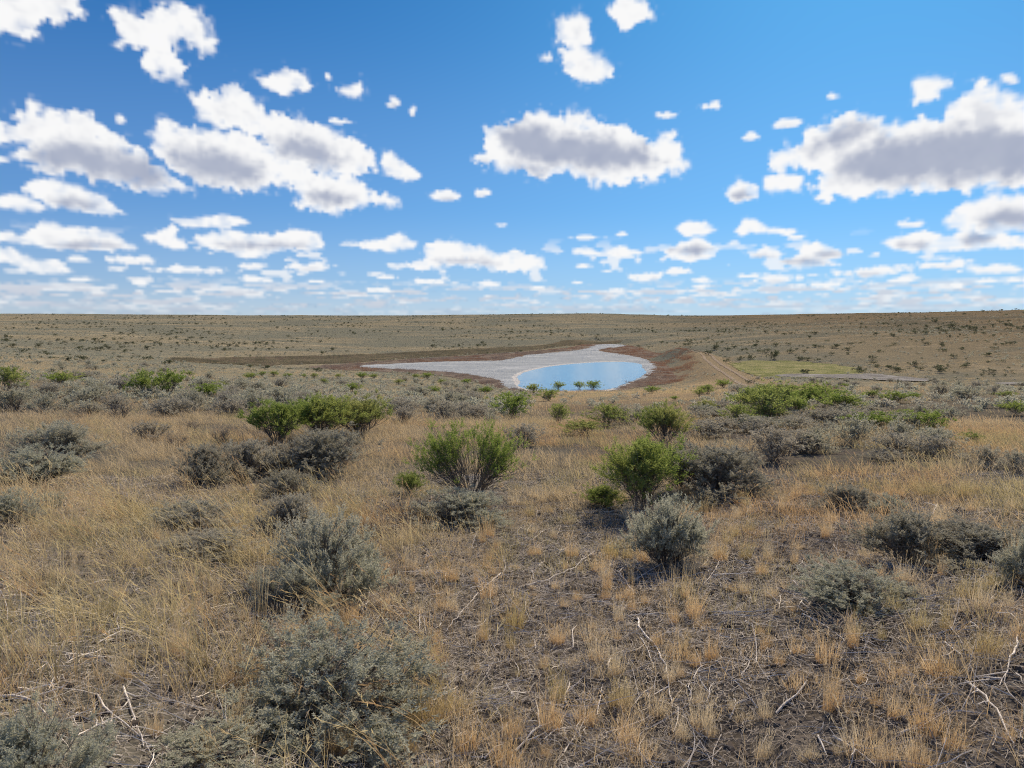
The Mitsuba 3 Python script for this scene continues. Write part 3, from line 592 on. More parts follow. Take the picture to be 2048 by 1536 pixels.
def tuft_tone(p, n, uv):
    k = noise(p.x * 9.0, p.y * 9.0, 1.0)
    c = mix((0.62, 0.46, 0.255), (0.76, 0.62, 0.40), k)
    c = mix(c, (0.70, 0.63, 0.47), smoothstep(0.5, 0.75, noise(p.x * 3.1, p.y * 3.1, 4.0)) * 0.85)
    c = mix(c, (0.45, 0.40, 0.20), smoothstep(0.62, 0.8, noise(p.x * 2.3 + 5, p.y * 2.3, 8.0)) * 0.8)
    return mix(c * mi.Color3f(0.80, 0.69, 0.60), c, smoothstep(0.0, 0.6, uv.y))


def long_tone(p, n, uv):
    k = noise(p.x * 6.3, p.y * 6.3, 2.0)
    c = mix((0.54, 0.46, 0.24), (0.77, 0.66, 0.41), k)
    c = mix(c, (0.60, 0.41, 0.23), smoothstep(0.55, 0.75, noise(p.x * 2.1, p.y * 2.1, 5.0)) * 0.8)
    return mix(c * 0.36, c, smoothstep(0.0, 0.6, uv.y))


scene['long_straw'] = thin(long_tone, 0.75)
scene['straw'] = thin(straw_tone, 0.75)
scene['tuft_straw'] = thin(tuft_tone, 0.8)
def rust_tone(p, n, uv):
    k, m = noise(p.x * 0.5, p.y * 0.5, 0.0), fbm(p.x * 0.12, p.y * 0.2, 3.0)
    c = mix((0.27, 0.21, 0.175), (0.36, 0.29, 0.24), k)
    return mix(c, mix((0.31, 0.185, 0.125), (0.38, 0.24, 0.165), k), smoothstep(0.42, 0.62, m + 0.35 * smoothstep(12.0, 30.0, p.x) - 0.08))


scene['rust_stem'] = thin(rust_tone, 0.5)
scene['sedge'] = thin(leaf_tone((0.20, 0.19, 0.125), (0.25, 0.235, 0.155), (0.25, 0.20, 0.16), 0.15), 0.5)
scene['meadow_blade'] = thin(leaf_tone((0.20, 0.24, 0.10), (0.28, 0.32, 0.14), (0.44, 0.44, 0.20), 0.35), 0.7)


def mud_tone(p, n, uv):
    k = fbm(p.x * 0.16, p.y * 0.42, 0.0)
    f = fbm(p.x * 1.7, p.y * 3.5, 1.0)
    c = mix((0.265, 0.30, 0.335), (0.335, 0.375, 0.415), smoothstep(0.3, 0.7, 0.5 * k + 0.5 * f))
    return mix(c, (0.42, 0.455, 0.49), smoothstep(0.55, 0.75, k) * 0.5)


def rim_tone(p, n, uv):
    return mix((0.36, 0.37, 0.38), (0.56, 0.57, 0.58), fbm(p.x * 1.5, p.y * 1.5, 0.0))


def rut_tone(p, n, uv):
    return mix((0.22, 0.185, 0.145), (0.31, 0.265, 0.215), fbm(p.x * 2.0, p.y * 2.0, 0.0))


scene['mud_material'] = {'type': 'bumpmap', 'arbitrary': mikit.proc(lambda p, n, uv: fbm(p.x * 1.1, p.y * 2.2, 0.0), eps=0.05), 'scale': 0.006, 'bsdf': {'type': 'diffuse', 'reflectance': mikit.proc(mud_tone)}}
scene['channel_material'] = {'type': 'diffuse', 'reflectance': mikit.proc(leaf_tone((0.15, 0.148, 0.145), (0.24, 0.24, 0.24), (0.32, 0.325, 0.33), 0.45))}
scene['salt_material'] = {'type': 'diffuse', 'reflectance': mikit.proc(rim_tone)}
scene['rut_material'] = {'type': 'diffuse', 'reflectance': mikit.proc(rut_tone)}
scene['reed_ground'] = {'type': 'diffuse', 'reflectance': mikit.proc(leaf_tone((0.15, 0.128, 0.11), (0.20, 0.168, 0.145), (0.18, 0.165, 0.14), 0.6))}
scene['sedge_ground'] = {'type': 'diffuse', 'reflectance': mikit.proc(leaf_tone((0.11, 0.10, 0.075), (0.15, 0.135, 0.095), (0.14, 0.11, 0.09), 0.15))}
scene['meadow_ground'] = {'type': 'diffuse', 'reflectance': mikit.proc(leaf_tone((0.175, 0.185, 0.09), (0.235, 0.235, 0.125), (0.31, 0.28, 0.17), 0.35))}
scene['water_material'] = {'type': 'roughplastic', 'int_ior': 1.34, 'alpha': 0.02, 'distribution': 'ggx', 'diffuse_reflectance': {'type': 'rgb', 'value': [0.14, 0.26, 0.36]}}
scene['water_material'] = {'type': 'bumpmap', 'arbitrary': mikit.proc(lambda p, n, uv: fbm(p.x * 1.3, p.y * 0.8, 0.0), eps=0.05), 'scale': 0.012, 'bsdf': scene['water_material']}


# ------------------------------------------------------------------ mesh helpers
def tubes(P, R, sides=4):
    """N polylines of K points (N, K, 3) with radii (N, K) -> vertices, triangles."""
    P, R = np.asarray(P, float), np.asarray(R, float)
    N, K = P.shape[:2]
    t = np.gradient(P, axis=1)
    t /= np.linalg.norm(t, axis=2, keepdims=True) + 1e-9
    ref = np.where(np.abs(t[..., 2:]) < 0.85, [0, 0, 1.0], [1.0, 0, 0])
    a = np.cross(t, ref)
    a /= np.linalg.norm(a, axis=2, keepdims=True) + 1e-9
    b = np.cross(t, a)
    ang = np.arange(sides) * 2 * np.pi / sides
    v = P[:, :, None] + R[:, :, None, None] * (np.cos(ang)[:, None] * a[:, :, None] + np.sin(ang)[:, None] * b[:, :, None])
    i, j = np.meshgrid(np.arange(K - 1), np.arange(sides), indexing='ij')
    q = np.stack([i * sides + j, i * sides + (j + 1) % sides, (i + 1) * sides + (j + 1) % sides, (i + 1) * sides + j], -1).reshape(-1, 4)
    f = np.vstack([q[:, [0, 1, 2]], q[:, [0, 2, 3]]])
    f = (f[None] + (np.arange(N) * K * sides)[:, None, None]).reshape(-1, 3)
    return v.reshape(-1, 3), f


def ribbons(P, W, S):
    """N polylines (N, K, 3), half widths (N, K), side vectors (N, 3) -> vertices, triangles, uv (v runs along the blade)."""
    N, K = P.shape[:2]
    off = S[:, None] * W[..., None]
    v = np.stack([P - off, P + off], 2).reshape(-1, 3)
    k = np.arange(K - 1) * 2
    f = np.vstack([np.stack([k, k + 1, k + 3], -1), np.stack([k, k + 3, k + 2], -1)])
    f = (f[None] + (np.arange(N) * K * 2)[:, None, None]).reshape(-1, 3)
    uv = np.stack(np.broadcast_arrays(np.array([0, 1.0])[None, None], (np.arange(K) / (K - 1))[None, :, None]), -1)
    return v, f, np.tile(uv, (N, 1, 1, 1)).reshape(-1, 2)


def unit(v):
    return v / (np.linalg.norm(v, axis=-1, keepdims=True) + 1e-9)


def leaf_quads(P, D, L, W, rng):
    """Pointed leaves as folded quads: base P, direction D, length L, half width W."""
    side = unit(np.cross(D, unit(rng.normal(size=P.shape))))
    nrm = np.cross(side, D)
    m = P + D * (L * 0.55)[:, None]
    v = np.stack([P, m - side * W[:, None] + nrm * (W * 0.35)[:, None], P + D * L[:, None] - nrm * (L * 0.06)[:, None], m + side * W[:, None] + nrm * (W * 0.35)[:, None]], 1)
    k = (np.arange(len(P)) * 4)[:, None]
    f = np.vstack([k + np.array([[0, 1, 2]]), k + np.array([[0, 2, 3]])])
    return v.reshape(-1, 3), f


def join(parts):
    vs, fs, at = [], [], 0
    for v, f in parts:
        vs.append(v)
        fs.append(f + at)
        at += len(v)
    return np.vstack(vs), np.vstack(fs)


def shrub(seed, green=False, lumps=11, terms=16, shoots=6, leaves=20, leaf=(0.026, 0.0032), tall=0.72, sides=4, spread=0.40, bare=0.0, twin=False):
    """One shrub about 1 m wide: (stems, foliage)."""
    rng = np.random.default_rng(seed)
    az = np.arange(lumps) * 2.39996 + rng.normal(0, 0.3, lumps)
    if twin:
        az = np.where(np.arange(lumps) % 2, 0.0, np.pi) + rng.normal(0, 0.55, lumps)
    el = np.radians(np.clip(rng.permutation(np.linspace(4, 86, lumps)) + rng.normal(0, 7, lumps), 2, 88))
    rad = spread * (0.60 + 0.56 * rng.random(lumps))
    if green:
        tips = np.stack([np.cos(az) * np.cos(el) * rad, np.sin(az) * np.cos(el) * rad, tall * (0.58 + 0.36 * np.sin(el) * (0.8 + 0.3 * rng.random(lumps)))], -1)
    else:
        tips = np.stack([np.cos(az) * np.cos(el) * rad, np.sin(az) * np.cos(el) * rad, tall * (0.26 + 0.60 * np.sin(el) * (0.75 + 0.4 * rng.random(lumps)))], -1)
    if twin:
        tips[:, 0] += np.where(np.arange(lumps) % 2, 0.16, -0.16)
        tips[:, 0] *= 1.15
        tips[:, 1] *= 0.75
    # main stems: crooked for sage, straight and upright for the green shrubs
    K = 7
    t = np.linspace(0, 1, K)[None, :, None]
    base = np.append(rng.normal(0, 0.045, (lumps, 2)), np.full((lumps, 1), -0.04), 1)
    mid = base * 0.5 + tips * 0.5
    mid[:, 2] *= 0.95 if green else 0.7
    mid[:, :2] *= 0.85 if green else 1.1
    path = (1 - t) ** 2 * base[:, None] + 2 * t * (1 - t) * mid[:, None] + t**2 * tips[:, None]
    crook = rng.normal(0, 0.008 if green else 0.024, (lumps, K, 3)) * np.sin(np.pi * t) ** 0.5
    path = path + crook
    r0 = (0.007 if green else 0.013) * (0.7 + 0.6 * rng.random((lumps, 1)))
    mains = tubes(path, r0 * (1 - 0.72 * t[0, :, 0])[None], sides + 1)
    # branchlets to the tips of the foliage
    lump = np.repeat(np.arange(lumps), terms)
    N = len(lump)
    size = np.where(green, 0.132, 0.105) * (0.7 + 0.6 * rng.random(lumps))[lump]
    end = tips[lump] + rng.normal(size=(N, 3)) * size[:, None] * [1, 1, 0.8 if not green else 0.95]
    end[:, 2] = np.maximum(end[:, 2], 0.05 if not green else 0.34 * tall)
    start = path[lump, rng.integers(2, K - 1, N)]
    K2 = 4
    t2 = np.linspace(0, 1, K2)[None, :, None]
    bend = (start + end) / 2 + rng.normal(0, 0.03, (N, 3)) + [0, 0, -0.02]
    twig = (1 - t2) ** 2 * start[:, None] + 2 * t2 * (1 - t2) * bend[:, None] + t2**2 * end[:, None]
    branch = tubes(twig, np.array([[0.0045, 0.0036, 0.0028, 0.0014]]) * (0.7 + 0.5 * rng.random((N, 1))), max(3, sides - 1))
    stems = [mains, branch]
    if not green:                                            # dead twigs low in the sage
        M = lumps * 5
        s0 = path[rng.integers(0, lumps, M), rng.integers(1, 5, M)]
        dirs = unit(rng.normal(size=(M, 3)) * [1, 1, 0.45])
        ln = rng.uniform(0.08, 0.24, M)[:, None]
        e0 = s0 + dirs * ln
        e0[:, 2] = np.maximum(e0[:, 2], 0.01)
        m0 = (s0 + e0) / 2 + rng.normal(0, 0.018, (M, 3))
        stems.append(tubes(np.stack([s0, m0, e0], 1), np.array([[0.0035, 0.0026, 0.001]]).repeat(M, 0), 3))
    # leafy shoots
    keep = (rng.random(N) >= bare) & (rng.random(lumps) > (0.10 if green else 0.16))[lump]
    tw, ends = twig[keep], end[keep]
    n = len(ends)
    if n == 0 or leaves == 0:
        return join(stems), None
    q = rng.random((n, shoots))
    k0 = np.where(q < 0.55, K2 - 1, rng.integers(2 if green else 1, K2, (n, shoots)))
    sp = np.take_along_axis(tw, k0[..., None].repeat(3, -1), 1)
    out = unit(ends - [0, 0, tall * 0.12])
    sd = unit(out[:, None] * 0.7 + np.array([0, 0, 0.75 if not green else 0.5]) + rng.normal(0, 0.42, (n, shoots, 3)))
    sl = rng.uniform(0.06, 0.13, (n, shoots)) * (1.15 if green else 1.0)
    sp, sd, sl = sp.reshape(-1, 3), sd.reshape(-1, 3), sl.ravel()
    s = np.tile((np.arange(leaves) + 0.5) / leaves, (len(sp), 1)) + rng.normal(0, 0.03, (len(sp), leaves))
    lp = sp[:, None] + sd[:, None] * (s * sl[:, None])[..., None] + rng.normal(0, 0.003, (len(sp), leaves, 3))
    ld = unit(sd[:, None] * (0.75 if not green else 0.6) + rng.normal(0, 0.55, (len(sp), leaves, 3)))
    lp, ld = lp.reshape(-1, 3), ld.reshape(-1, 3)
    L = leaf[0] * rng.uniform(0.7, 1.3, len(lp))
    return join(stems), leaf_quads(lp, ld, L, L * (leaf[1] / leaf[0]) * rng.uniform(0.8, 1.2, len(lp)), rng)


def tuft(seed, blades, R, tall, width, lean=(0, 0), K=4, splay=0.5, heads=0.0, droop=0.3):
    """A clump of grass blades: (vertices, triangles, uv)."""
    rng = np.random.default_rng(seed)
    a, r = rng.random(blades) * 2 * np.pi, R * np.sqrt(rng.random(blades))
    base = np.stack([np.cos(a) * r, np.sin(a) * r, np.full(blades, -0.015)], -1)
    h = tall[0] + (tall[1] - tall[0]) * rng.random(blades) ** 1.3
    tilt = np.stack([np.cos(a), np.sin(a)], -1) * (splay * (r / R) * rng.random(blades))[:, None] + rng.normal(0, splay * 0.4, (blades, 2)) + np.asarray(lean) * rng.uniform(0.4, 1.3, blades)[:, None]
    t = np.linspace(0, 1, K)
    P = base[:, None] + h[:, None, None] * np.concatenate([tilt[:, None] * (t**1.35)[None, :, None] * 0.9, (t[None] - droop * rng.random(blades)[:, None] * np.linalg.norm(tilt, axis=1)[:, None] * t[None] ** 2)[..., None]], -1)
    P[..., 2] = np.maximum(P[..., 2], 0.004 - 0.015 * (t[None] == 0))
    side = unit(np.append(rng.normal(size=(blades, 2)), rng.normal(0, 0.3, (blades, 1)), 1))
    W = width * rng.uniform(0.6, 1.3, (blades, 1)) * (1 - 0.8 * t[None] ** 1.5)
    out = [ribbons(P, W, side)]
    m = int(blades * heads)
    if m:                                                    # seed heads: short awns along the upper quarter of the tallest stalks
        k = np.argsort(-h)[:m]
        n = 9
        s = np.linspace(0, 1, n)[None, :, None]
        tip, below = P[k, -1], P[k, -2]
        q = below[:, None] * (1 - s) * 0.6 + tip[:, None] * (1 - (1 - s) * 0.6)
        dirn = unit(tip - below)[:, None] + rng.normal(0, 0.28, (m, n, 3))
        q, dirn = q.reshape(-1, 3), unit(dirn.reshape(-1, 3))
        ln = rng.uniform(0.016, 0.03, len(q))[:, None] * min(1.4, tall[1] / 0.3)
        sd = unit(rng.normal(size=q.shape))
        v, f, uv = ribbons(np.stack([q, q + dirn * ln * 0.5, q + dirn * ln], 1), np.array([[0.6, 1.3, 0.15]]).repeat(len(q), 0) * width * 0.8, sd)
        uv[:, 1] = 1.0
        out.append((v, f, uv))
    at, V, Fc, U = 0, [], [], []
    for v, f, uv in out:
        V.append(v), Fc.append(f + at), U.append(uv)
        at += len(v)
    return np.vstack(V), np.vstack(Fc), np.vstack(U)


def group(key, **parts):
    scene[key] = {'type': 'shapegroup', **parts}


counts = {}


def numbered(name):
    counts[name] = counts.get(name, 0) + 1
    return name if counts[name] == 1 else f'{name}_{counts[name] - 1:03d}'


def copy_of(form, key, x, y, z, sx, sz=None, turn=0.0, tilt=(0, 0)):
    m = T().translate([float(x), float(y), float(z)]).rotate([1, 0, 0], float(tilt[0])).rotate([0, 1, 0], float(tilt[1])).rotate([0, 0, 1], float(turn)).scale([float(sx), float(sx), float(sz or sx)])
    scene[key] = {'type': 'instance', 'to_world': m, 'shape': {'type': 'ref', 'id': form}}


def tag(key, label, category, grp=None):
    labels[key] = {'label': label, 'category': category}
    if grp:
        labels[key]['group'] = grp


# ------------------------------------------------------------------ ground
def polar_land():
    az = np.radians(np.unique(np.concatenate([np.arange(-180, -52, 3.0), np.arange(-52, 52.01, 0.28), np.arange(55, 180, 3.0)])))
    r = np.exp(np.arange(math.log(0.35), math.log(9000), 0.0098))
    A, R = np.meshgrid(az, r)
    x, y = np.sin(A) * R, np.cos(A) * R
    z = height(x.ravel(), y.ravel())
    v = np.stack([x.ravel(), y.ravel(), z], -1)
    n, m = A.shape
    i, j = np.meshgrid(np.arange(n - 1), np.arange(m), indexing='ij')
    jn = (j + 1) % m
    q = np.stack([i * m + j, (i + 1) * m + j, (i + 1) * m + jn, i * m + jn], -1).reshape(-1, 4)
    f = np.vstack([q[:, [0, 2, 1]], q[:, [0, 3, 2]]])
    c = len(v)
    v = np.vstack([v, [[0, 0, height(0.01, 0.01)[0]]]])
    f = np.vstack([f, np.stack([np.full(m, c), (np.arange(m) + 1) % m, np.arange(m)], -1)])
    n_ = np.cross(v[f[0, 1]] - v[f[0, 0]], v[f[0, 2]] - v[f[0, 0]])
    return v, f if n_[2] > 0 else f[:, ::-1]


scene['ground'] = mikit.ply(polar_land(), 'ground_material', smooth=True)
labels['ground'] = {'label': 'dry grassy hilltop, slopes and the long low hills around the basin', 'kind': 'structure'}


def wavy(points, step, amp, seed, closed=True):
    """The outline through world points, smoothed and made uneven."""
    P = np.array(points, float)
    if closed:
        P = np.vstack([P, P[:1]])
    s = np.append(0, np.cumsum(np.linalg.norm(np.diff(P, axis=0), axis=1)))
    from scipy.interpolate import CubicSpline
    C = CubicSpline(s, P, bc_type='periodic' if closed else 'natural')
    q = C(np.arange(0, s[-1], step))
    w = np.stack([meshkit.fbm(np.append(q / 2.2, np.full((len(q), 1), k), 1), 4, seed) - 0.5 for k in (1.5, 7.5)], -1)
    return q + amp * 2 * w


def sheet(key, outline, material, lift, label, cell=1.0, level=None):
    """A thin sheet over the ground inside the outline, draped on the land (or level)."""
    poly = sg.Polygon(outline).buffer(0)
    poly = max(getattr(poly, 'geoms', [poly]), key=lambda g: g.area)
    v, f = trimesh.creation.triangulate_polygon(poly.simplify(0.02), engine='earcut')
    v, f = np.asarray(v), np.asarray(f)
    m = trimesh.Trimesh(np.append(v, np.zeros((len(v), 1)), 1), f, process=False)
    if level is None:
        vv, ff = trimesh.remesh.subdivide_to_size(m.vertices, m.faces, cell, max_iter=12)
        m = trimesh.Trimesh(vv, ff, process=True)
        m.vertices[:, 2] = height(m.vertices[:, 0], m.vertices[:, 1]) + lift
    else:
        m.vertices[:, 2] = level + lift
    if m.face_normals[:, 2].mean() < 0:
        m.invert()
    scene[key] = mikit.ply(m, material, smooth=True)
    labels[key] = {'label': label, 'kind': 'structure'}
    return poly


flat = lambda pts, z=BASIN: [on_plane(u, v, z) for u, v in pts]
drape = lambda pts: [spot(u, v)[:2] for u, v in pts]
MUD = flat([(722, 731.5), (760, 729), (830, 725.5), (900, 723), (990, 721.5), (1030, 715.5), (1100, 706), (1150, 701), (1178, 695), (1225, 688.5), (1241, 689.5), (1205, 698), (1215, 705), (1250, 710), (1283, 716), (1303, 725), (1309, 738), (1297, 752), (1272, 763), (1245, 772), (1225, 781), (1040, 781), (1008, 770), (985, 758), (950, 751), (905, 745), (850, 741), (800, 738.5), (750, 736)])
POND = flat([(1035, 756), (1044, 747), (1080, 737.5), (1120, 731), (1165, 727), (1205, 725), (1245, 724.5), (1272, 727), (1284, 735), (1292, 744), (1282, 754), (1264, 763), (1238, 772), (1212, 780), (1120, 782), (1058, 779), (1040, 767)])
RIM = flat([(1026, 760), (1036, 746), (1076, 735.5), (1118, 729.5), (1165, 725.7), (1205, 723.8), (1245, 723.8), (1268, 727), (1278, 735), (1284, 744), (1275, 753), (1258, 762), (1232, 771), (1212, 783), (1120, 784), (1058, 782), (1030, 770)])
mud_poly = sheet('mudflat', wavy(MUD, 0.25, 1.5, 1), 'mud_material', 0.04, 'pale grey dried mud around the pond', level=BASIN)
rim_poly = sheet('salt_rim', wavy(RIM, 0.2, 0.55, 2), 'salt_material', 0.052, 'thin white salt crust at the edge of the water', level=BASIN)
pond_poly = sheet('pond', wavy(POND, 0.2, 0.55, 3), 'water_material', 0.066, 'small still pond reflecting the blue sky', level=BASIN)
pool_poly = sheet('mudflat_001', wavy(flat([(1038, 694), (1060, 691), (1096, 690.6), (1110, 693), (1090, 695.5), (1055, 696)]), 0.5, 0.4, 4), 'mud_material', 0.05, 'small grey dry pool behind the mudflat', level=BASIN)
reed_poly = sheet('reed_bed_floor', wavy(flat([(620, 733), (690, 728), (760, 723), (850, 717), (960, 710), (1080, 701), (1150, 693), (1190, 686), (1262, 692), (1312, 706), (1352, 714), (1382, 727), (1392, 743), (1378, 758), (1330, 769), (1260, 777), (1235, 786), (1020, 786), (994, 776), (940, 763), (860, 749), (760, 743), (690, 740), (640, 737)]), 0.6, 1.3, 5), 'reed_ground', 0.02, 'brown earth under the rusty plants round the mud', level=BASIN)
sedge_poly = sheet('sedge_floor', wavy(drape([(350, 722), (430, 717), (520, 714), (640, 712), (760, 708), (860, 702), (960, 697), (1080, 691), (1190, 683), (1240, 681), (1180, 689), (1080, 699), (960, 708), (850, 715), (760, 721), (670, 727), (560, 730), (450, 728)]), 0.8, 1.2, 6), 'sedge_ground', 0.06, 'dark damp strip along the foot of the far slope', cell=1.5)
meadow_poly = sheet('meadow', wavy(drape([(1462, 727), (1500, 722), (1560, 722), (1630, 726), (1690, 733), (1722, 743), (1700, 751), (1640, 756), (1570, 757), (1520, 752), (1482, 742)]), 0.5, 2.4, 7), 'meadow_ground', 0.05, 'greener damp meadow right of the dam', cell=1.2)
channel_poly = sheet('mud_channel', wavy(drape([(1555, 752), (1600, 748.5), (1660, 750), (1720, 748.5), (1765, 750), (1800, 754), (1850, 758), (1870, 761), (1830, 763.5), (1770, 762), (1700, 758.5), (1625, 756), (1580, 755)]), 0.4, 1.7, 8), 'channel_material', 0.10, 'grey dry mud channel in the meadow right of the dam', cell=1.0)
channel2_poly = sheet('mud_channel_001', wavy(drape([(1990, 768), (2040, 766), (2100, 767), (2180, 770), (2100, 772), (2030, 771)]), 0.4, 0.7, 9), 'channel_material', 0.10, 'second grey mud channel farther right', cell=1.0)

# the two wheel ruts of the track on the crest of the dam
cs = np.vstack([CREST[:, :2]])
line = wavy(cs, 0.5, 0.05, 12, closed=False)
tan = unit(np.gradient(line, axis=0))
nor = np.stack([-tan[:, 1], tan[:, 0]], -1)
for side, text in ((-0.78, 'pale right wheel rut of the track along the dam crest'), (0.78, 'pale left wheel rut of the track along the dam crest')):
    wid = 0.24 + 0.16 * (meshkit.fbm(np.append(line / 3, np.full((len(line), 1), side), 1), 3, 4) - 0.5)
    c = line + nor * (side * (1 + 0.05 * np.sin(np.arange(len(line)) / 9)))[:, None]
    rows = []
    for o in (-1, -0.33, 0.33, 1):
        p = c + nor * (o * wid)[:, None]
        rows.append(np.append(p, (height(p[:, 0], p[:, 1]) + 0.035)[:, None], 1))
    v = np.stack(rows, 1).reshape(-1, 3)
    n = len(line)
    i, j = np.meshgrid(np.arange(n - 1), np.arange(3), indexing='ij')
    q = np.stack([i * 4 + j, i * 4 + j + 1, (i + 1) * 4 + j + 1, (i + 1) * 4 + j], -1).reshape(-1, 4)
    f = np.vstack([q[:, [0, 1, 2]], q[:, [0, 2, 3]]])
    m = trimesh.Trimesh(v, f, process=False)
    if m.face_normals[:, 2].mean() < 0:
        m.invert()
    k = numbered('wheel_rut')
    scene[k] = mikit.ply(m, 'rut_material', smooth=True)
    labels[k] = {'label': text, 'kind': 'structure'}

ORDER = ['nearest', 'second', 'third', 'fourth', 'fifth', 'sixth', 'seventh', 'eighth', 'ninth', 'tenth', 'eleventh', 'twelfth', 'thirteenth', 'fourteenth', 'fifteenth', 'sixteenth']


def tell_apart(found, landmarks, text):
    """Gives each of the found things (key, column, row) a label by the landmark that it lies beside and its order from it."""
    sets = {}
    for key, u, v in found:
        name, lu, lv = min(landmarks, key=lambda m: math.hypot(u - m[1], 1.5 * (v - m[2])))
        du, dv = u - lu, 1.5 * (v - lv)
        way = ('right of' if du > 0 else 'left of') if abs(du) > abs(dv) else ('in front of' if dv > 0 else 'behind')
        sets.setdefault((name, way), []).append((math.hypot(du, dv), key))
    for (name, way), group_ in sets.items():
        for i, (_, key) in enumerate(sorted(group_)):
            kind = text(key)
            labels[key]['label'] = f'{kind} {way} the {name}' + (f', {ORDER[min(i, 15)]} from it' if len(group_) > 1 else '')


NEAR_MARKS = [('large silvery sagebrush', 668, 1400), ('dense round sagebrush', 655, 1120), ('tall narrow sagebrush', 1330, 1070), ('pale domed sagebrush', 1710, 1190), ('twin-crowned green shrub', 942, 960),
              ('kinked white stick', 2025, 1320), ('longest crooked white stick', 1310, 1330), ('corner sagebrush', 70, 1500), ('brownish sagebrush', 1825, 1100), ('curved thick white stick', 1590, 1400), ('flat pale sagebrush', 420, 1110),
              ('long arching white stick', 1990, 1430), ('bent pale stick', 1255, 1465), ('dense bright green shrub', 1284, 990)]

# ------------------------------------------------------------------ shrubs
SAGE_NEAR, SAGE_MID, GREEN_NEAR, GREEN_MID, DEAD, TWIN = [], [], [], [], [], []
SHAPE, TONE = {}, {}


def form(name, seed, store, leafm, **kw):
    stems, foliage = shrub(seed, **kw)
    parts = {'stems': mikit.ply(stems, 'bark', smooth=False)}
    if foliage is not None:
        parts['foliage'] = mikit.ply(foliage, leafm, smooth=False)
    group(name, **parts)
    v = (foliage or stems)[0]
    store.append((name, np.percentile(v[:, 2], 99.5), np.percentile(np.abs(v[:, :2]), 97) * 2))
    TONE[name] = {'dusty_leaf': 'dusty', 'sage_leaf': 'silver', 'pale_dusty_leaf': 'dusty', 'pale_sage_leaf': 'silver', 'olive_leaf': 'olive', 'green_leaf': 'leafy'}[leafm]
    SHAPE[name] = v[:: max(1, len(v) // 1500)]


for k in range(6):
    form(f'sage_near_form_{k}', 100 + k, SAGE_NEAR, 'dusty_leaf' if k in (1, 4) else 'sage_leaf', lumps=16 + k % 3, terms=24, shoots=6, leaves=20, leaf=(0.021, 0.0040), tall=0.70 + 0.03 * k)
for k in range(5):
    form(f'sage_mid_form_{k}', 200 + k, SAGE_MID, 'pale_dusty_leaf' if k in (1, 3) else 'pale_sage_leaf', lumps=11, terms=12, shoots=4, leaves=7, leaf=(0.045, 0.008), tall=0.68 + 0.03 * k, sides=3)
for k in range(4):
    form(f'green_near_form_{k}', 300 + k, GREEN_NEAR, 'olive_leaf' if k == 2 else 'green_leaf', green=True, lumps=20, terms=17, shoots=6, leaves=18, leaf=(0.026, 0.0042), tall=0.92)
form('twin_crown_form', 351, TWIN, 'green_leaf', green=True, lumps=26, terms=15, shoots=6, leaves=18, leaf=(0.022, 0.0034), tall=0.86, twin=True)
for k in range(4):
    form(f'green_mid_form_{k}', 400 + k, GREEN_MID, 'olive_leaf' if k in (1, 2) else 'green_leaf', green=True, lumps=13, terms=10, shoots=4, leaves=7, leaf=(0.055, 0.010), tall=0.85, sides=3)
for k in range(2):
    form(f'dead_form_{k}', 500 + k, DEAD, 'sage_leaf', lumps=12, terms=14, shoots=2, leaves=5, leaf=(0.02, 0.003), tall=0.75, bare=0.75)

rngp = np.random.default_rng(77)
taken = []          # (x, y, radius) of every hand-placed shrub


def plant(name, store, u, v, w, h, label, category, grp=None, grow=1.0, turn=None):
    """A shrub whose foot shows at (u, v), w wide and h tall in the photograph."""
    trim = 2.4 if category == 'green shrub' else 4
    tone = 'dusty' if any(q in label for q in ('purpl', 'brownish', 'twiggy')) else 'silver' if any(q in label for q in ('silver', 'blue', 'pale', 'grey-green', 'dense')) else None
    if category == 'green shrub':
        tone = 'olive' if any(q in label for q in ('olive', 'yellow', 'pale green', 'grey-green')) else 'leafy' if any(q in label for q in ('bright green', 'dark')) else None
    pool = [q for q in store if tone is None or TONE.get(q[0], tone) == tone] or store
    fm, hh, ww = pool[rngp.integers(len(pool))]
    turn = rngp.uniform(0, 360) if turn is None else turn
    tilt = rngp.normal(0, 2.5, 2)
    form_points = SHAPE[fm]
    c, s_ = math.cos(math.radians(turn)), math.sin(math.radians(turn))
    P = np.stack([form_points[:, 0] * c - form_points[:, 1] * s_, form_points[:, 0] * s_ + form_points[:, 1] * c, form_points[:, 2]], -1)
    x, y, z, D = spot(u, v)
    s = math.hypot(D, z - EYE) / F
    sx, sz, foot = w * s / ww, h * s / hh, v - 0.1 * h
    for _ in range(4):                                     # settle its size and foot against what the photograph shows of it
        x, y, z, D = spot(u, foot)
        q = P * [sx, sx, sz] + [x, y, z - 0.02 - EYE]
        q = np.vstack([q, [[x, y, z - EYE]]])              # its foot
        deep = q[:, 1] * math.cos(PITCH) - q[:, 2] * math.sin(PITCH)
        pu = 1024 + F * q[:, 0] / deep
        pv = 768 - F * (q[:, 1] * math.sin(PITCH) + q[:, 2] * math.cos(PITCH)) / deep
        lo, hi, top, low = np.percentile(pu, trim), np.percentile(pu, 100 - trim), np.percentile(pv, 0.15), max(np.percentile(pv, 99), pv[-1])
        sx *= np.clip(w / (hi - lo), 0.6, 1.6)
        sz *= np.clip((h / (low - top)) ** 1.1, 0.6, 1.6)
        foot += 0.8 * (v - low)
    x, y, z, D = spot(u, foot)
    s = math.hypot(D, z - EYE) / F
    key = numbered(name)
    copy_of(fm, key, x, y, z - 0.02, sx, sz, turn, tilt)
    tag(key, label, category, grp)
    taken.append((x, y, w * s * 0.5))
    return key


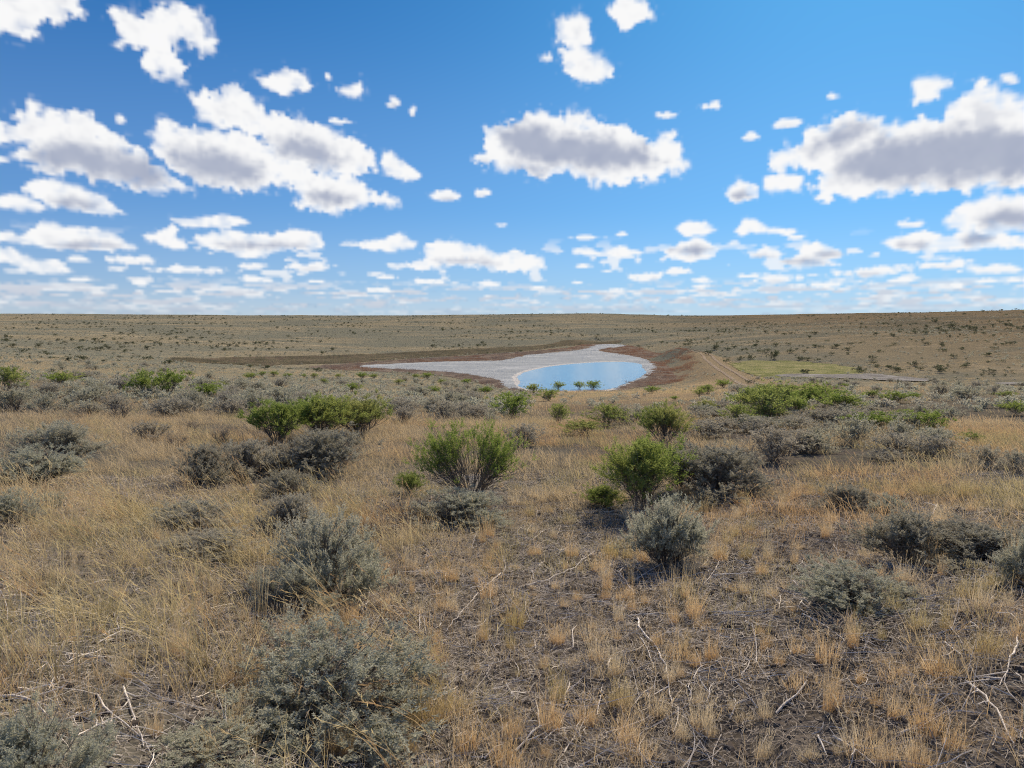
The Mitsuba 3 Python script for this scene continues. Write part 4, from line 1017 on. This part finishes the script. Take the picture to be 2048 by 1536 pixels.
for u, v, w, h, label in NEAR_SAGE:
    plant('sagebrush', SAGE_NEAR, u, v, w, h, label, 'sagebrush')
for u, v, w, h, label in MID_SAGE:
    plant('sagebrush', SAGE_MID, u, v, w, h, label, 'sagebrush')
for u, v, w, h, label in DEAD_SAGE:
    plant('dry_bush', DEAD, u, v, w, h, label, 'dead bush')
plant('greasewood', TWIN, 942, 1000, 190, 162, 'twin-crowned green shrub on bare brown stems in the middle of the hilltop', 'green shrub', turn=4)
for u, v, w, h, label in NEAR_GREEN:
    plant('greasewood', GREEN_NEAR, u, v, w, h, label, 'green shrub')
for u, v, w, h, label in MID_GREEN:
    plant('greasewood', GREEN_MID, u, v, w * 1.12, h * 1.1, label, 'green shrub')
found = []
for u, v, w, h in SHORE:
    k = plant('greasewood', GREEN_MID, u, v, w, h, 'small green shrub dotted along the slope just above the basin', 'green shrub', 'small green shrubs above the basin')
    found.append((k, u, v))
tell_apart(found, [('pond', 1160, 755), ('pointed left tip of the mud', 735, 735), ('round dark green shrub', 1026, 820), ('rounded green shrub pair', 310, 770), ('right slope thicket', 1600, 805), ('dam track', 1480, 765)], lambda k: 'small green shrub')

found = []
for k in range(60):
    t = rngp.random()
    u, v = 1385 + 520 * t + rngp.normal(0, 12), 815 + 62 * t + rngp.normal(0, 17) + (25 if t < 0.6 else 0) * rngp.random()
    w = rngp.uniform(34, 78) * (v - 760) / 90
    if k % 4 == 3 or k >= 56:
        if k >= 56:
            u, v, w = [(1500, 844, 84), (1560, 834, 92), (1592, 852, 80), (1640, 829, 80)][k - 56]
            w /= 0.9
        key = plant('greasewood', GREEN_MID, u, v - 14, w * (0.9 if k < 56 else 0.72), w * (0.55 if k < 56 else 0.6), 'green shrub mixed into the grey right-hand clump', 'green shrub', 'green shrubs of the right-hand clump')
    else:
        key = plant('sagebrush', SAGE_MID, u, v, w, w * 0.5, 'grey sagebrush filling the right-hand clump', 'sagebrush', 'sagebrush filling the right-hand clump')
    found.append((key, u, v))
tell_apart(found, [('pale end shrub of the thicket', 1474, 840), ('front shrub of the thicket', 1535, 830), ('biggest clump sagebrush', 1545, 900), ('low spreading green shrub', 1750, 855), ('rounded shrub of the thicket', 1684, 815), ('olive grey sagebrush', 1866, 900), ('rounded middle sagebrush', 1702, 870)], lambda k: 'green clump shrub' if k.startswith('grease') else 'grey clump sagebrush')

for p in (mud_poly, pond_poly, pool_poly, reed_poly, sedge_poly, channel_poly, channel2_poly, meadow_poly):
    shapely.prepare(p)


def scatter(n, r0, r1, rng, half=46.0, flatness=1.0):
    """Points over the sector of land in view; flatness 2 = even over the area, 1 = denser near the viewer."""
    a = np.radians(rng.uniform(-half, half, n))
    t = rng.random(n)
    r = np.exp(np.log(r0) + t * np.log(r1 / r0)) if flatness <= 0 else (r0**flatness + t * (r1**flatness - r0**flatness)) ** (1 / flatness)
    return np.sin(a) * r, np.cos(a) * r, r


def inside(poly, x, y):
    return shapely.contains_xy(poly, x, y)


def clear_of_basin(x, y, margin=0.0):
    ok = ~inside(reed_poly, x, y)
    for p in (pond_poly, mud_poly, pool_poly, channel_poly, channel2_poly, meadow_poly):
        ok &= ~inside(p, x, y)
    dd = crest_near(x, y)[0]
    return ok & (dd > 1.8)


# the grey belt between the hilltop and the basin
x, y, r = scatter(1500, 15, 95, rngp, 40, 1.0)
n = meshkit.fbm(np.stack([x / 9, y / 14, x * 0], -1), 3, 60)
left = np.degrees(np.arctan2(x, y))
pref = smooth01(0.40, 0.62, n + 0.08 * (left < 3) + 0.1 * (r > 24) * (left < -2) - 0.22 * ((left > 0) & (left < 17) & (r > 25)) - 0.25 * (r < 19))
ok = clear_of_basin(x, y) & (rngp.random(len(x)) < pref)
tk = np.array(taken)
ok &= (np.hypot(x[:, None] - tk[None, :, 0], y[:, None] - tk[None, :, 1]) > tk[None, :, 2] * 0.8).all(1)
idx = np.nonzero(ok)[0][:210]
zz = height(x[idx], y[idx])
for i, z in zip(idx, zz):
    w = rngp.uniform(0.45, 1.15)
    fm, hh, ww = SAGE_MID[rngp.integers(len(SAGE_MID))]
    key = numbered('sagebrush')
    copy_of(fm, key, x[i], y[i], z - 0.02, w / ww, w * rngp.uniform(0.5, 0.72) / hh, rngp.uniform(0, 360))
    tag(key, 'low grey sagebrush in the scattered belt between the hilltop and the basin', 'sagebrush', 'grey sagebrush of the middle slope')

# far shrubs on the slopes around the basin
FAR = []
for k in range(5):
    stems, foliage = shrub(600 + k, green=k % 2 == 0, lumps=7, terms=5, shoots=2, leaves=4, leaf=(0.13, 0.032), tall=0.62, sides=3)
    v, f = join([stems, foliage])
    group(f'far_form_{k}', shrub=mikit.ply((v, f), 'dark_leaf', smooth=False))
    FAR.append((f'far_form_{k}', np.percentile(v[:, 2], 99), np.percentile(np.abs(v[:, :2]), 97) * 2))
found = []
for u, v, w, h in HILL:
    x0, y0, z0, D = spot(u, v)
    s = math.hypot(D, z0 - EYE) / F
    fm, hh, ww = FAR[rngp.integers(len(FAR))]
    key = numbered('hillside_shrub')
    copy_of(fm, key, x0, y0, z0 - 0.03, w * s / ww, h * s / hh, rngp.uniform(0, 360))
    tag(key, 'dark round shrub on the right-hand slope beyond the dam', 'shrub', 'dark shrubs beyond the dam')
    found.append((key, u, v))
tell_apart(found, [('dam track', 1440, 730), ('green meadow', 1600, 735), ('grey mud channel', 1760, 755), ('right edge hilltop', 1950, 650)], lambda k: 'dark round shrub')

x, y, r = scatter(8500, 105, 600, rngp, 40, 1.5)
n = meshkit.fbm(np.stack([x / 17, y / 30, x * 0], -1), 3, 61)
ok = clear_of_basin(x, y) & ~inside(sedge_poly, x, y) & (rngp.random(len(x)) < 0.06 + 0.94 * smooth01(0.44, 0.66, n))
x, y, r = x[ok], y[ok], r[ok]
o = np.argsort(r)
x, y, r = x[o], y[o], r[o]
z = height(x, y)
size = 0.45 + 1.0 * rngp.random(len(x)) ** 2.4
order = np.argsort(-size / r)
pick = set(order[:230].tolist())
far_n = 0
for i in range(len(x)):
    fm, hh, ww = FAR[rngp.integers(len(FAR))]
    w = size[i]
    if i in pick:
        key = numbered('hillside_shrub')
        tag(key, 'small dark shrub dotted on the pale slopes beyond the basin', 'shrub', 'dark shrubs on the far slopes')
    else:
        far_n += 1
        key = f'distant_shrubs__{far_n:03d}'
    copy_of(fm, key, x[i], y[i], z[i] - 0.03, w / ww, w * rngp.uniform(0.5, 0.75) / hh, rngp.uniform(0, 360))
labels['distant_shrubs'] = {'label': 'countless tiny dark shrubs speckling the far hills', 'category': 'shrubs', 'kind': 'stuff'}

# low grey growth that gives the slopes their grain
LOW = []
for k in range(4):
    stems, foliage = shrub(700 + k, lumps=6, terms=4, shoots=2, leaves=3, leaf=(0.16, 0.04), tall=0.55, sides=3)
    group(f'low_form_{k}', shrub=mikit.ply(foliage, 'sage_leaf', smooth=False))
    LOW.append(f'low_form_{k}')
x, y, r = scatter(15000, 26, 420, rngp, 40, 0.7)
n = meshkit.fbm(np.stack([x / 16, y / 22, x * 0], -1), 3, 62)
ok = clear_of_basin(x, y) & ~inside(sedge_poly, x, y) & (rngp.random(len(x)) < (0.15 + 0.85 * smooth01(0.42, 0.60, n)) * (1 - 0.85 * ((x / y > 0.02) & (x / y < 0.30) & (y < 88))))
x, y, r = x[ok], y[ok], r[ok]
z = height(x, y)
for i in range(len(x)):
    w = rngp.uniform(0.3, 0.75)
    copy_of(LOW[rngp.integers(4)], f'low_sage_cover__{i + 1:03d}', x[i], y[i], z[i] - 0.02, w, w * rngp.uniform(0.6, 0.9), rngp.uniform(0, 360))
SPECK = []
for k in range(3):
    stems, foliage = shrub(720 + k, lumps=5, terms=3, shoots=1, leaves=3, leaf=(0.24, 0.07), tall=0.5, sides=3)
    group(f'speck_form_{k}', shrub=mikit.ply(foliage, 'dusty_leaf' if k else 'dark_leaf', smooth=False))
    SPECK.append(f'speck_form_{k}')
start = len(x)
x, y, r = scatter(13000, 92, 430, rngp, 40, 1.25)
n = meshkit.fbm(np.stack([x / 12, y / 26, x * 0], -1), 3, 64)
ok = clear_of_basin(x, y) & ~inside(sedge_poly, x, y) & (rngp.random(len(x)) < 0.2 + 0.8 * smooth01(0.40, 0.60, n))
x, y = x[ok], y[ok]
z = height(x, y)
for i in range(len(x)):
    w = rngp.uniform(0.25, 0.8)
    copy_of(SPECK[rngp.integers(3)], f'low_sage_cover__{start + i + 1:03d}', x[i], y[i], z[i] - 0.02, w, w * rngp.uniform(0.5, 0.8), rngp.uniform(0, 360))
labels['low_sage_cover'] = {'label': 'low grey sage and weeds thinly covering the slopes', 'category': 'ground cover', 'kind': 'stuff'}

# ------------------------------------------------------------------ plants of the basin
def cover(name, forms, poly_ok, n, r0, r1, size, label, category, half=40, flat_=1.0, seed=5):
    rng = np.random.default_rng(seed)
    x, y, r = scatter(n, r0, r1, rng, half, flat_)
    ok = poly_ok(x, y)
    x, y = x[ok], y[ok]
    z = height(x, y)
    for i in range(len(x)):
        s = rng.uniform(*size)
        copy_of(forms[rng.integers(len(forms))], f'{name}__{i + 1:03d}', x[i], y[i], z[i] - 0.01, s, s * rng.uniform(0.7, 1.25), rng.uniform(0, 360))
    labels[name] = {'label': label, 'category': category, 'kind': 'stuff'}


def grass_form(key, bsdf, *a, **k):
    v, f, uv = tuft(*a, **k)
    group(key, blades=mikit.ply((v, f), bsdf, smooth=False, uv=uv))
    return key


rust = [grass_form(f'rust_form_{k}', 'rust_stem', 800 + k, 50, 0.55, (0.15, 0.42), 0.013, K=3, splay=0.5) for k in range(3)]
sedge = [grass_form(f'sedge_form_{k}', 'sedge', 810 + k, 40, 0.7, (0.12, 0.35), 0.016, K=3, splay=0.5) for k in range(3)]
green = [grass_form(f'meadow_form_{k}', 'meadow_blade', 820 + k, 40, 0.6, (0.08, 0.25), 0.014, K=3, splay=0.6) for k in range(3)]
notmud = lambda x, y: ~inside(mud_poly, x, y) & ~inside(pool_poly, x, y) & ~inside(rim_poly, x, y)
cover('rusty_saltwort', rust, lambda x, y: inside(reed_poly, x, y) & notmud(x, y) & (meshkit.fbm(np.stack([x / 3, y / 6, x * 0], -1), 3, 8) > 0.36), 26000, 72, 235, (0.7, 1.3), 'low rust brown plants ringing the dried mud', 'ground cover', half=26, flat_=1.4)
cover('dark_sedge', sedge, lambda x, y: inside(sedge_poly, x, y), 16000, 120, 250, (0.8, 1.4), 'dark olive sedge along the foot of the far slope', 'ground cover', half=28, flat_=1.6, seed=6)
cover('meadow_grass', green, lambda x, y: inside(meadow_poly, x, y) & ~inside(channel_poly, x, y) & (meshkit.fbm(np.stack([x / 4, y / 7, x * 0], -1), 3, 18) > 0.40), 11000, 85, 150, (0.7, 1.3), 'short green grass in the damp meadow', 'grass', half=32, flat_=1.6, seed=7)

# ------------------------------------------------------------------ grass
WIND = (-0.42, -0.05)
tall_g = [grass_form(f'tall_grass_form_{k}', 'long_straw', 900 + k, 34, 0.13, (0.10, 0.40), 0.0018, lean=WIND, K=5, splay=0.95, heads=0.10, droop=0.6) for k in range(6)]
mid_g = [grass_form(f'mid_grass_form_{k}', 'straw', 920 + k, 46, 0.28, (0.07, 0.27), 0.0024, lean=WIND, K=4, splay=0.85, heads=0.05, droop=0.5) for k in range(6)]
far_g = [grass_form(f'far_grass_form_{k}', 'straw', 940 + k, 40, 0.6, (0.07, 0.22), 0.0065, lean=WIND, K=3, splay=0.7) for k in range(5)]
stalks = [grass_form(f'stalk_form_{k}', 'long_straw', 950 + k, 13, 0.05, (0.28, 0.58), 0.0019, lean=(-0.85, 0.1 * k - 0.2), K=5, splay=0.35, heads=0.45, droop=0.35) for k in range(5)]
short_g = [grass_form(f'short_grass_form_{k}', 'straw', 960 + k, 30, 0.10, (0.05, 0.20), 0.0013, K=4, splay=0.8) for k in range(4)]


def bare_patch(x, y):
    w = meshkit.fbm(np.stack([x * 0.9 + 3, y * 0.9, x * 0], -1), 3, 0) - 0.5
    return smooth01(-0.22, 0.25, 1.0 - np.hypot((x - 1.2) / 2.1, (y - 4.0) / 2.9) + 0.6 * w)


TAKEN = np.array([t for t in taken if math.hypot(t[0], t[1]) < 12])


def under_shrub(x, y):
    """Where a shrub of the hilltop leaves no room for grass."""
    dx, dy = x[:, None] - TAKEN[None, :, 0], y[:, None] - TAKEN[None, :, 1]
    return (np.hypot(dx, np.maximum(np.abs(dy + 0.35 * TAKEN[None, :, 2]) - 0.35 * TAKEN[None, :, 2], 0)) < TAKEN[None, :, 2] * 0.85).any(1)


def lawn(name, forms, n, r0, r1, size, keep, label, start=0, half=42, flat_=2.0, seed=1):
    rng = np.random.default_rng(seed)
    x, y, r = scatter(n, r0, r1, rng, half, flat_)
    ok = clear_of_basin(x, y) & (rng.random(n) < keep(x, y, r)) & ~under_shrub(x, y)
    x, y = x[ok], y[ok]
    z = height(x, y)
    for i in range(len(x)):
        s = rng.uniform(*size)
        copy_of(forms[rng.integers(len(forms))], f'{name}__{start + i + 1:03d}', x[i], y[i], z[i] - 0.005, s, s * rng.uniform(0.75, 1.2), rng.normal(0, 42))
    labels[name] = {'label': label, 'category': 'grass', 'kind': 'stuff'}
    return start + len(x)


thin_spots = lambda x, y, s=1.6, k=0: smooth01(0.36, 0.56, meshkit.fbm(np.stack([x / s, y / s, x * 0 + k], -1), 3, 63))
m = lawn('dry_grass', tall_g, 900, 2.1, 7.5, (0.7, 1.15), lambda x, y, r: smooth01(0.2, -0.9, x + 0.10 * (y - 4)) * (0.06 + 0.74 * thin_spots(x, y, 0.55)), 'long dry straw grass leaning in the wind', seed=11)
m = lawn('dry_grass', mid_g, 5200, 5.0, 22, (0.8, 1.25), lambda x, y, r: (1 - bare_patch(x, y)) * (0.12 + 0.88 * thin_spots(x, y, 1.1)) * smooth01(4.8, 8.5, r + 0.4 * np.maximum(-x, 0)), 'long dry straw grass leaning in the wind', m, seed=12)
m = lawn('dry_grass', far_g, 7000, 20, 130, (0.8, 1.5), lambda x, y, r: 0.12 + 0.88 * thin_spots(x, y, 5.0, 4), 'long dry straw grass leaning in the wind', m, flat_=1.1, seed=13)
m = lawn('dry_grass', short_g, 3600, 1.9, 9, (0.5, 1.1), lambda x, y, r: 0.9 - 0.35 * bare_patch(x, y), 'long dry straw grass covering the hilltop and the slopes', m, seed=14)

m = lawn('dry_grass', stalks, 420, 2.3, 9, (0.6, 1.1), lambda x, y, r: smooth01(0.0, -0.8, x + 0.12 * (y - 4)) * (0.3 + 0.7 * thin_spots(x, y, 0.9, 9)), 'long dry straw grass covering the hilltop and the slopes', m, seed=15)

# straw coloured bunches that stand apart in the foreground
bunch = []
for k in range(6):
    v, f, uv = tuft(980 + k, 150, 0.075, (0.10, 0.30), 0.0014, lean=(-0.06, 0), K=4, splay=0.42, heads=0.10, droop=0.2)
    group(f'bunch_form_{k}', blades=mikit.ply((v, f), 'tuft_straw', smooth=False, uv=uv))
    bunch.append((f'bunch_form_{k}', 0.26, 0.30))
for k in range(3):                                           # low cushions
    v, f, uv = tuft(990 + k, 200, 0.11, (0.05, 0.12), 0.0013, K=3, splay=0.7)
    group(f'cushion_form_{k}', blades=mikit.ply((v, f), 'tuft_straw', smooth=False, uv=uv))
    bunch.append((f'cushion_form_{k}', 0.11, 0.30))
found = []
for u, v, w, h in TUFTS:
    x0, y0, z0, D = spot(u, v)
    s = math.hypot(D, z0 - EYE) / F
    lowt = h < 0.6 * w
    fm, hh, ww = bunch[6 + rngp.integers(3)] if lowt else bunch[rngp.integers(6)]
    key = numbered('bunchgrass')
    copy_of(fm, key, x0, y0 + 0.3 * w * s, float(height(x0, y0 + 0.3 * w * s)[0]) - 0.005, w * s / ww, h * s / hh, rngp.uniform(0, 360))
    tag(key, 'low orange brown cushion of dry grass on the worn ground' if lowt else 'golden upright bunch of dry grass on the worn ground', 'grass tuft', 'low grass cushions in the foreground' if lowt else 'upright golden grass bunches in the foreground')
    found.append((key, u, v))
tell_apart(found, NEAR_MARKS, lambda k: 'low cushion of dry grass' if 'cushion' in labels[k]['label'] else 'golden grass bunch')
rng = np.random.default_rng(31)
n_small = 0
x, y, r = scatter(520, 2.0, 9.0, rng, 40, 1.5)
ok = (x > -1.6 + 0.1 * y)
x, y = x[ok], y[ok]
z = height(x, y)
for i in range(len(x)):
    n_small += 1
    fm, hh, ww = bunch[rng.integers(9)]
    s = rng.uniform(0.25, 0.75)
    copy_of(fm, f'small_tufts__{n_small:03d}', x[i], y[i], z[i] - 0.004, s, s * rng.uniform(0.7, 1.2), rng.uniform(0, 360))
labels['small_tufts'] = {'label': 'small golden grass tufts strewn over the worn ground', 'category': 'grass', 'kind': 'stuff'}

# ------------------------------------------------------------------ litter and bleached sticks
rng = np.random.default_rng(41)
x, y, r = scatter(150000, 1.6, 10, rng, 42, 1.4)
z = height(x, y)
n = len(x)
a = rng.uniform(0, 2 * np.pi, n)
L = (0.015 + 0.09 * rng.random(n) ** 2) * (0.7 + 0.06 * r)
dirn = np.stack([np.cos(a), np.sin(a), rng.normal(0.03, 0.10, n) + 0.55 * (rng.random(n) < 0.2) * rng.random(n)], -1)
bend = np.stack([-np.sin(a), np.cos(a), np.abs(rng.normal(0, 0.6, n))], -1) * (L * rng.normal(0, 0.09, n))[:, None]
p0 = np.stack([x, y, z + rng.uniform(0.002, 0.02, n)], -1)
P = np.stack([p0, p0 + dirn * (L / 2)[:, None] + bend, p0 + dirn * L[:, None]], 1)
P[..., 2] = np.maximum(P[..., 2], height(P[..., 0].ravel(), P[..., 1].ravel()).reshape(P.shape[:2]) + 0.003)
v, f, uv = ribbons(P, np.full((n, 3), 1.0) * (rng.uniform(0.0005, 0.0013, (n, 1)) * (0.8 + 0.07 * r[:, None])), unit(np.stack([-np.sin(a), np.cos(a), rng.normal(0, 0.5, n)], -1)))
scene['straw_litter'] = mikit.ply((v, f), 'litter_straw', smooth=False)
labels['straw_litter'] = {'label': 'broken dry straw and bits littering the dark soil', 'category': 'litter', 'kind': 'stuff'}


def stick_mesh(pts, rad, rng, lift=0.006):
    """A bleached stick lying on the ground through the given photograph points, with a side twig or two."""
    W = np.array([spot(u, v)[:2] for u, v in pts])
    s = np.append(0, np.cumsum(np.linalg.norm(np.diff(W, axis=0), axis=1)))
    n = max(5, int(s[-1] / 0.05))
    t = np.linspace(0, s[-1], n)
    q = np.stack([np.interp(t, s, W[:, 0]), np.interp(t, s, W[:, 1])], -1)
    if len(W) > 2:
        k = np.ones(3) / 3
        q[1:-1] = np.stack([np.convolve(q[:, i], k, 'valid') for i in range(2)], -1)
    q += rng.normal(0, 0.004, q.shape)
    hz = height(q[:, 0], q[:, 1])
    z = np.maximum(hz, np.interp(t, t[[0, -1]], hz[[0, -1]])) + lift + 0.02 * np.sin(np.pi * t / s[-1]) * rng.random()
    P = np.append(q, z[:, None], 1)
    R = rad * (1 - 0.6 * t / s[-1]) * (1 + 0.15 * rng.normal(size=n))
    parts = [tubes(P[None], R[None], 6)]
    for _ in range(rng.integers(0, 4)):
        i = rng.integers(1, n - 1)
        d = unit(P[min(i + 1, n - 1)] - P[i - 1])
        sidev = unit(np.cross(d, [0, 0, 1])) * rng.choice([-1, 1])
        ln = rng.uniform(0.05, 0.2)
        e = P[i] + (d * 0.8 + sidev * 0.6 + [0, 0, rng.uniform(0, 0.25)]) * ln
        parts.append(tubes(np.stack([P[i], (P[i] + e) / 2 + rng.normal(0, 0.004, 3), e])[None], np.array([[rad * 0.6, rad * 0.5, rad * 0.25]]), 5))
    return join(parts)


rng = np.random.default_rng(43)
x, y, r = scatter(16000, 1.7, 8.5, rng, 42, 1.4)
z = height(x, y)
ball = trimesh.creation.icosahedron()
rad = 0.004 + 0.016 * rng.random(len(x)) ** 3
lump = ball.vertices[None] * (1 + rng.normal(0, 0.22, (len(x), 12, 1))) * (rad[:, None] * np.array([1, 1, 0.75]) * rng.uniform(0.7, 1.3, (len(x), 3)))[:, None]
v = (lump + np.stack([x, y, z + rad * 0.15], -1)[:, None]).reshape(-1, 3)
f = (ball.faces[None] + (np.arange(len(x)) * 12)[:, None, None]).reshape(-1, 3)
scene['soil_clods'] = mikit.ply((v, f), 'clod_material', smooth=False)
labels['soil_clods'] = {'label': 'small dark clods and crumbs of dry soil', 'category': 'soil', 'kind': 'stuff'}
rng = np.random.default_rng(45)
x, y, r = scatter(3600, 1.9, 10, rng, 40, 1.3)
z = height(x, y)
n = len(x)
a, L = rng.uniform(0, 2 * np.pi, n), 0.05 + 0.28 * rng.random(n) ** 2
K = 5
t = np.linspace(0, 1, K)
bow = (rng.normal(0, 0.10, n) * L)[:, None] * np.sin(np.pi * t)
P = np.stack([x[:, None] + np.cos(a)[:, None] * L[:, None] * t - np.sin(a)[:, None] * bow, y[:, None] + np.sin(a)[:, None] * L[:, None] * t + np.cos(a)[:, None] * bow, np.zeros((n, K))], -1)
P[..., 2] = height(P[..., 0].ravel(), P[..., 1].ravel()).reshape(n, K) + 0.004 + rng.uniform(0, 0.06, (n, 1)) * t * L[:, None] / 0.2
scene['twig_litter'] = mikit.ply(tubes(P, rng.uniform(0.0010, 0.0027, (n, 1)) * (1.1 - 0.7 * t)[None], 4), 'bleached_wood', smooth=40)
labels['twig_litter'] = {'label': 'countless short white twigs strewn over the ground', 'category': 'litter', 'kind': 'stuff'}

rng = np.random.default_rng(51)
found = []
for item in STICKS:
    pts = item[0]
    key = numbered('dead_stick')
    scene[key] = mikit.ply(stick_mesh(pts, item[1] * 0.9 if len(item) > 1 and item[1] else rng.uniform(0.0022, 0.0036), rng), 'bleached_wood', smooth=40)
    tag(key, item[2] if len(item) > 2 else 'thin bleached dead twig lying among the foreground litter', 'dead stick', None if len(item) > 2 else 'bleached twigs on the ground')
    if len(item) == 2:
        found.append((key, pts[0][0], pts[0][1]))
tell_apart(found, NEAR_MARKS, lambda k: 'thin bleached twig')
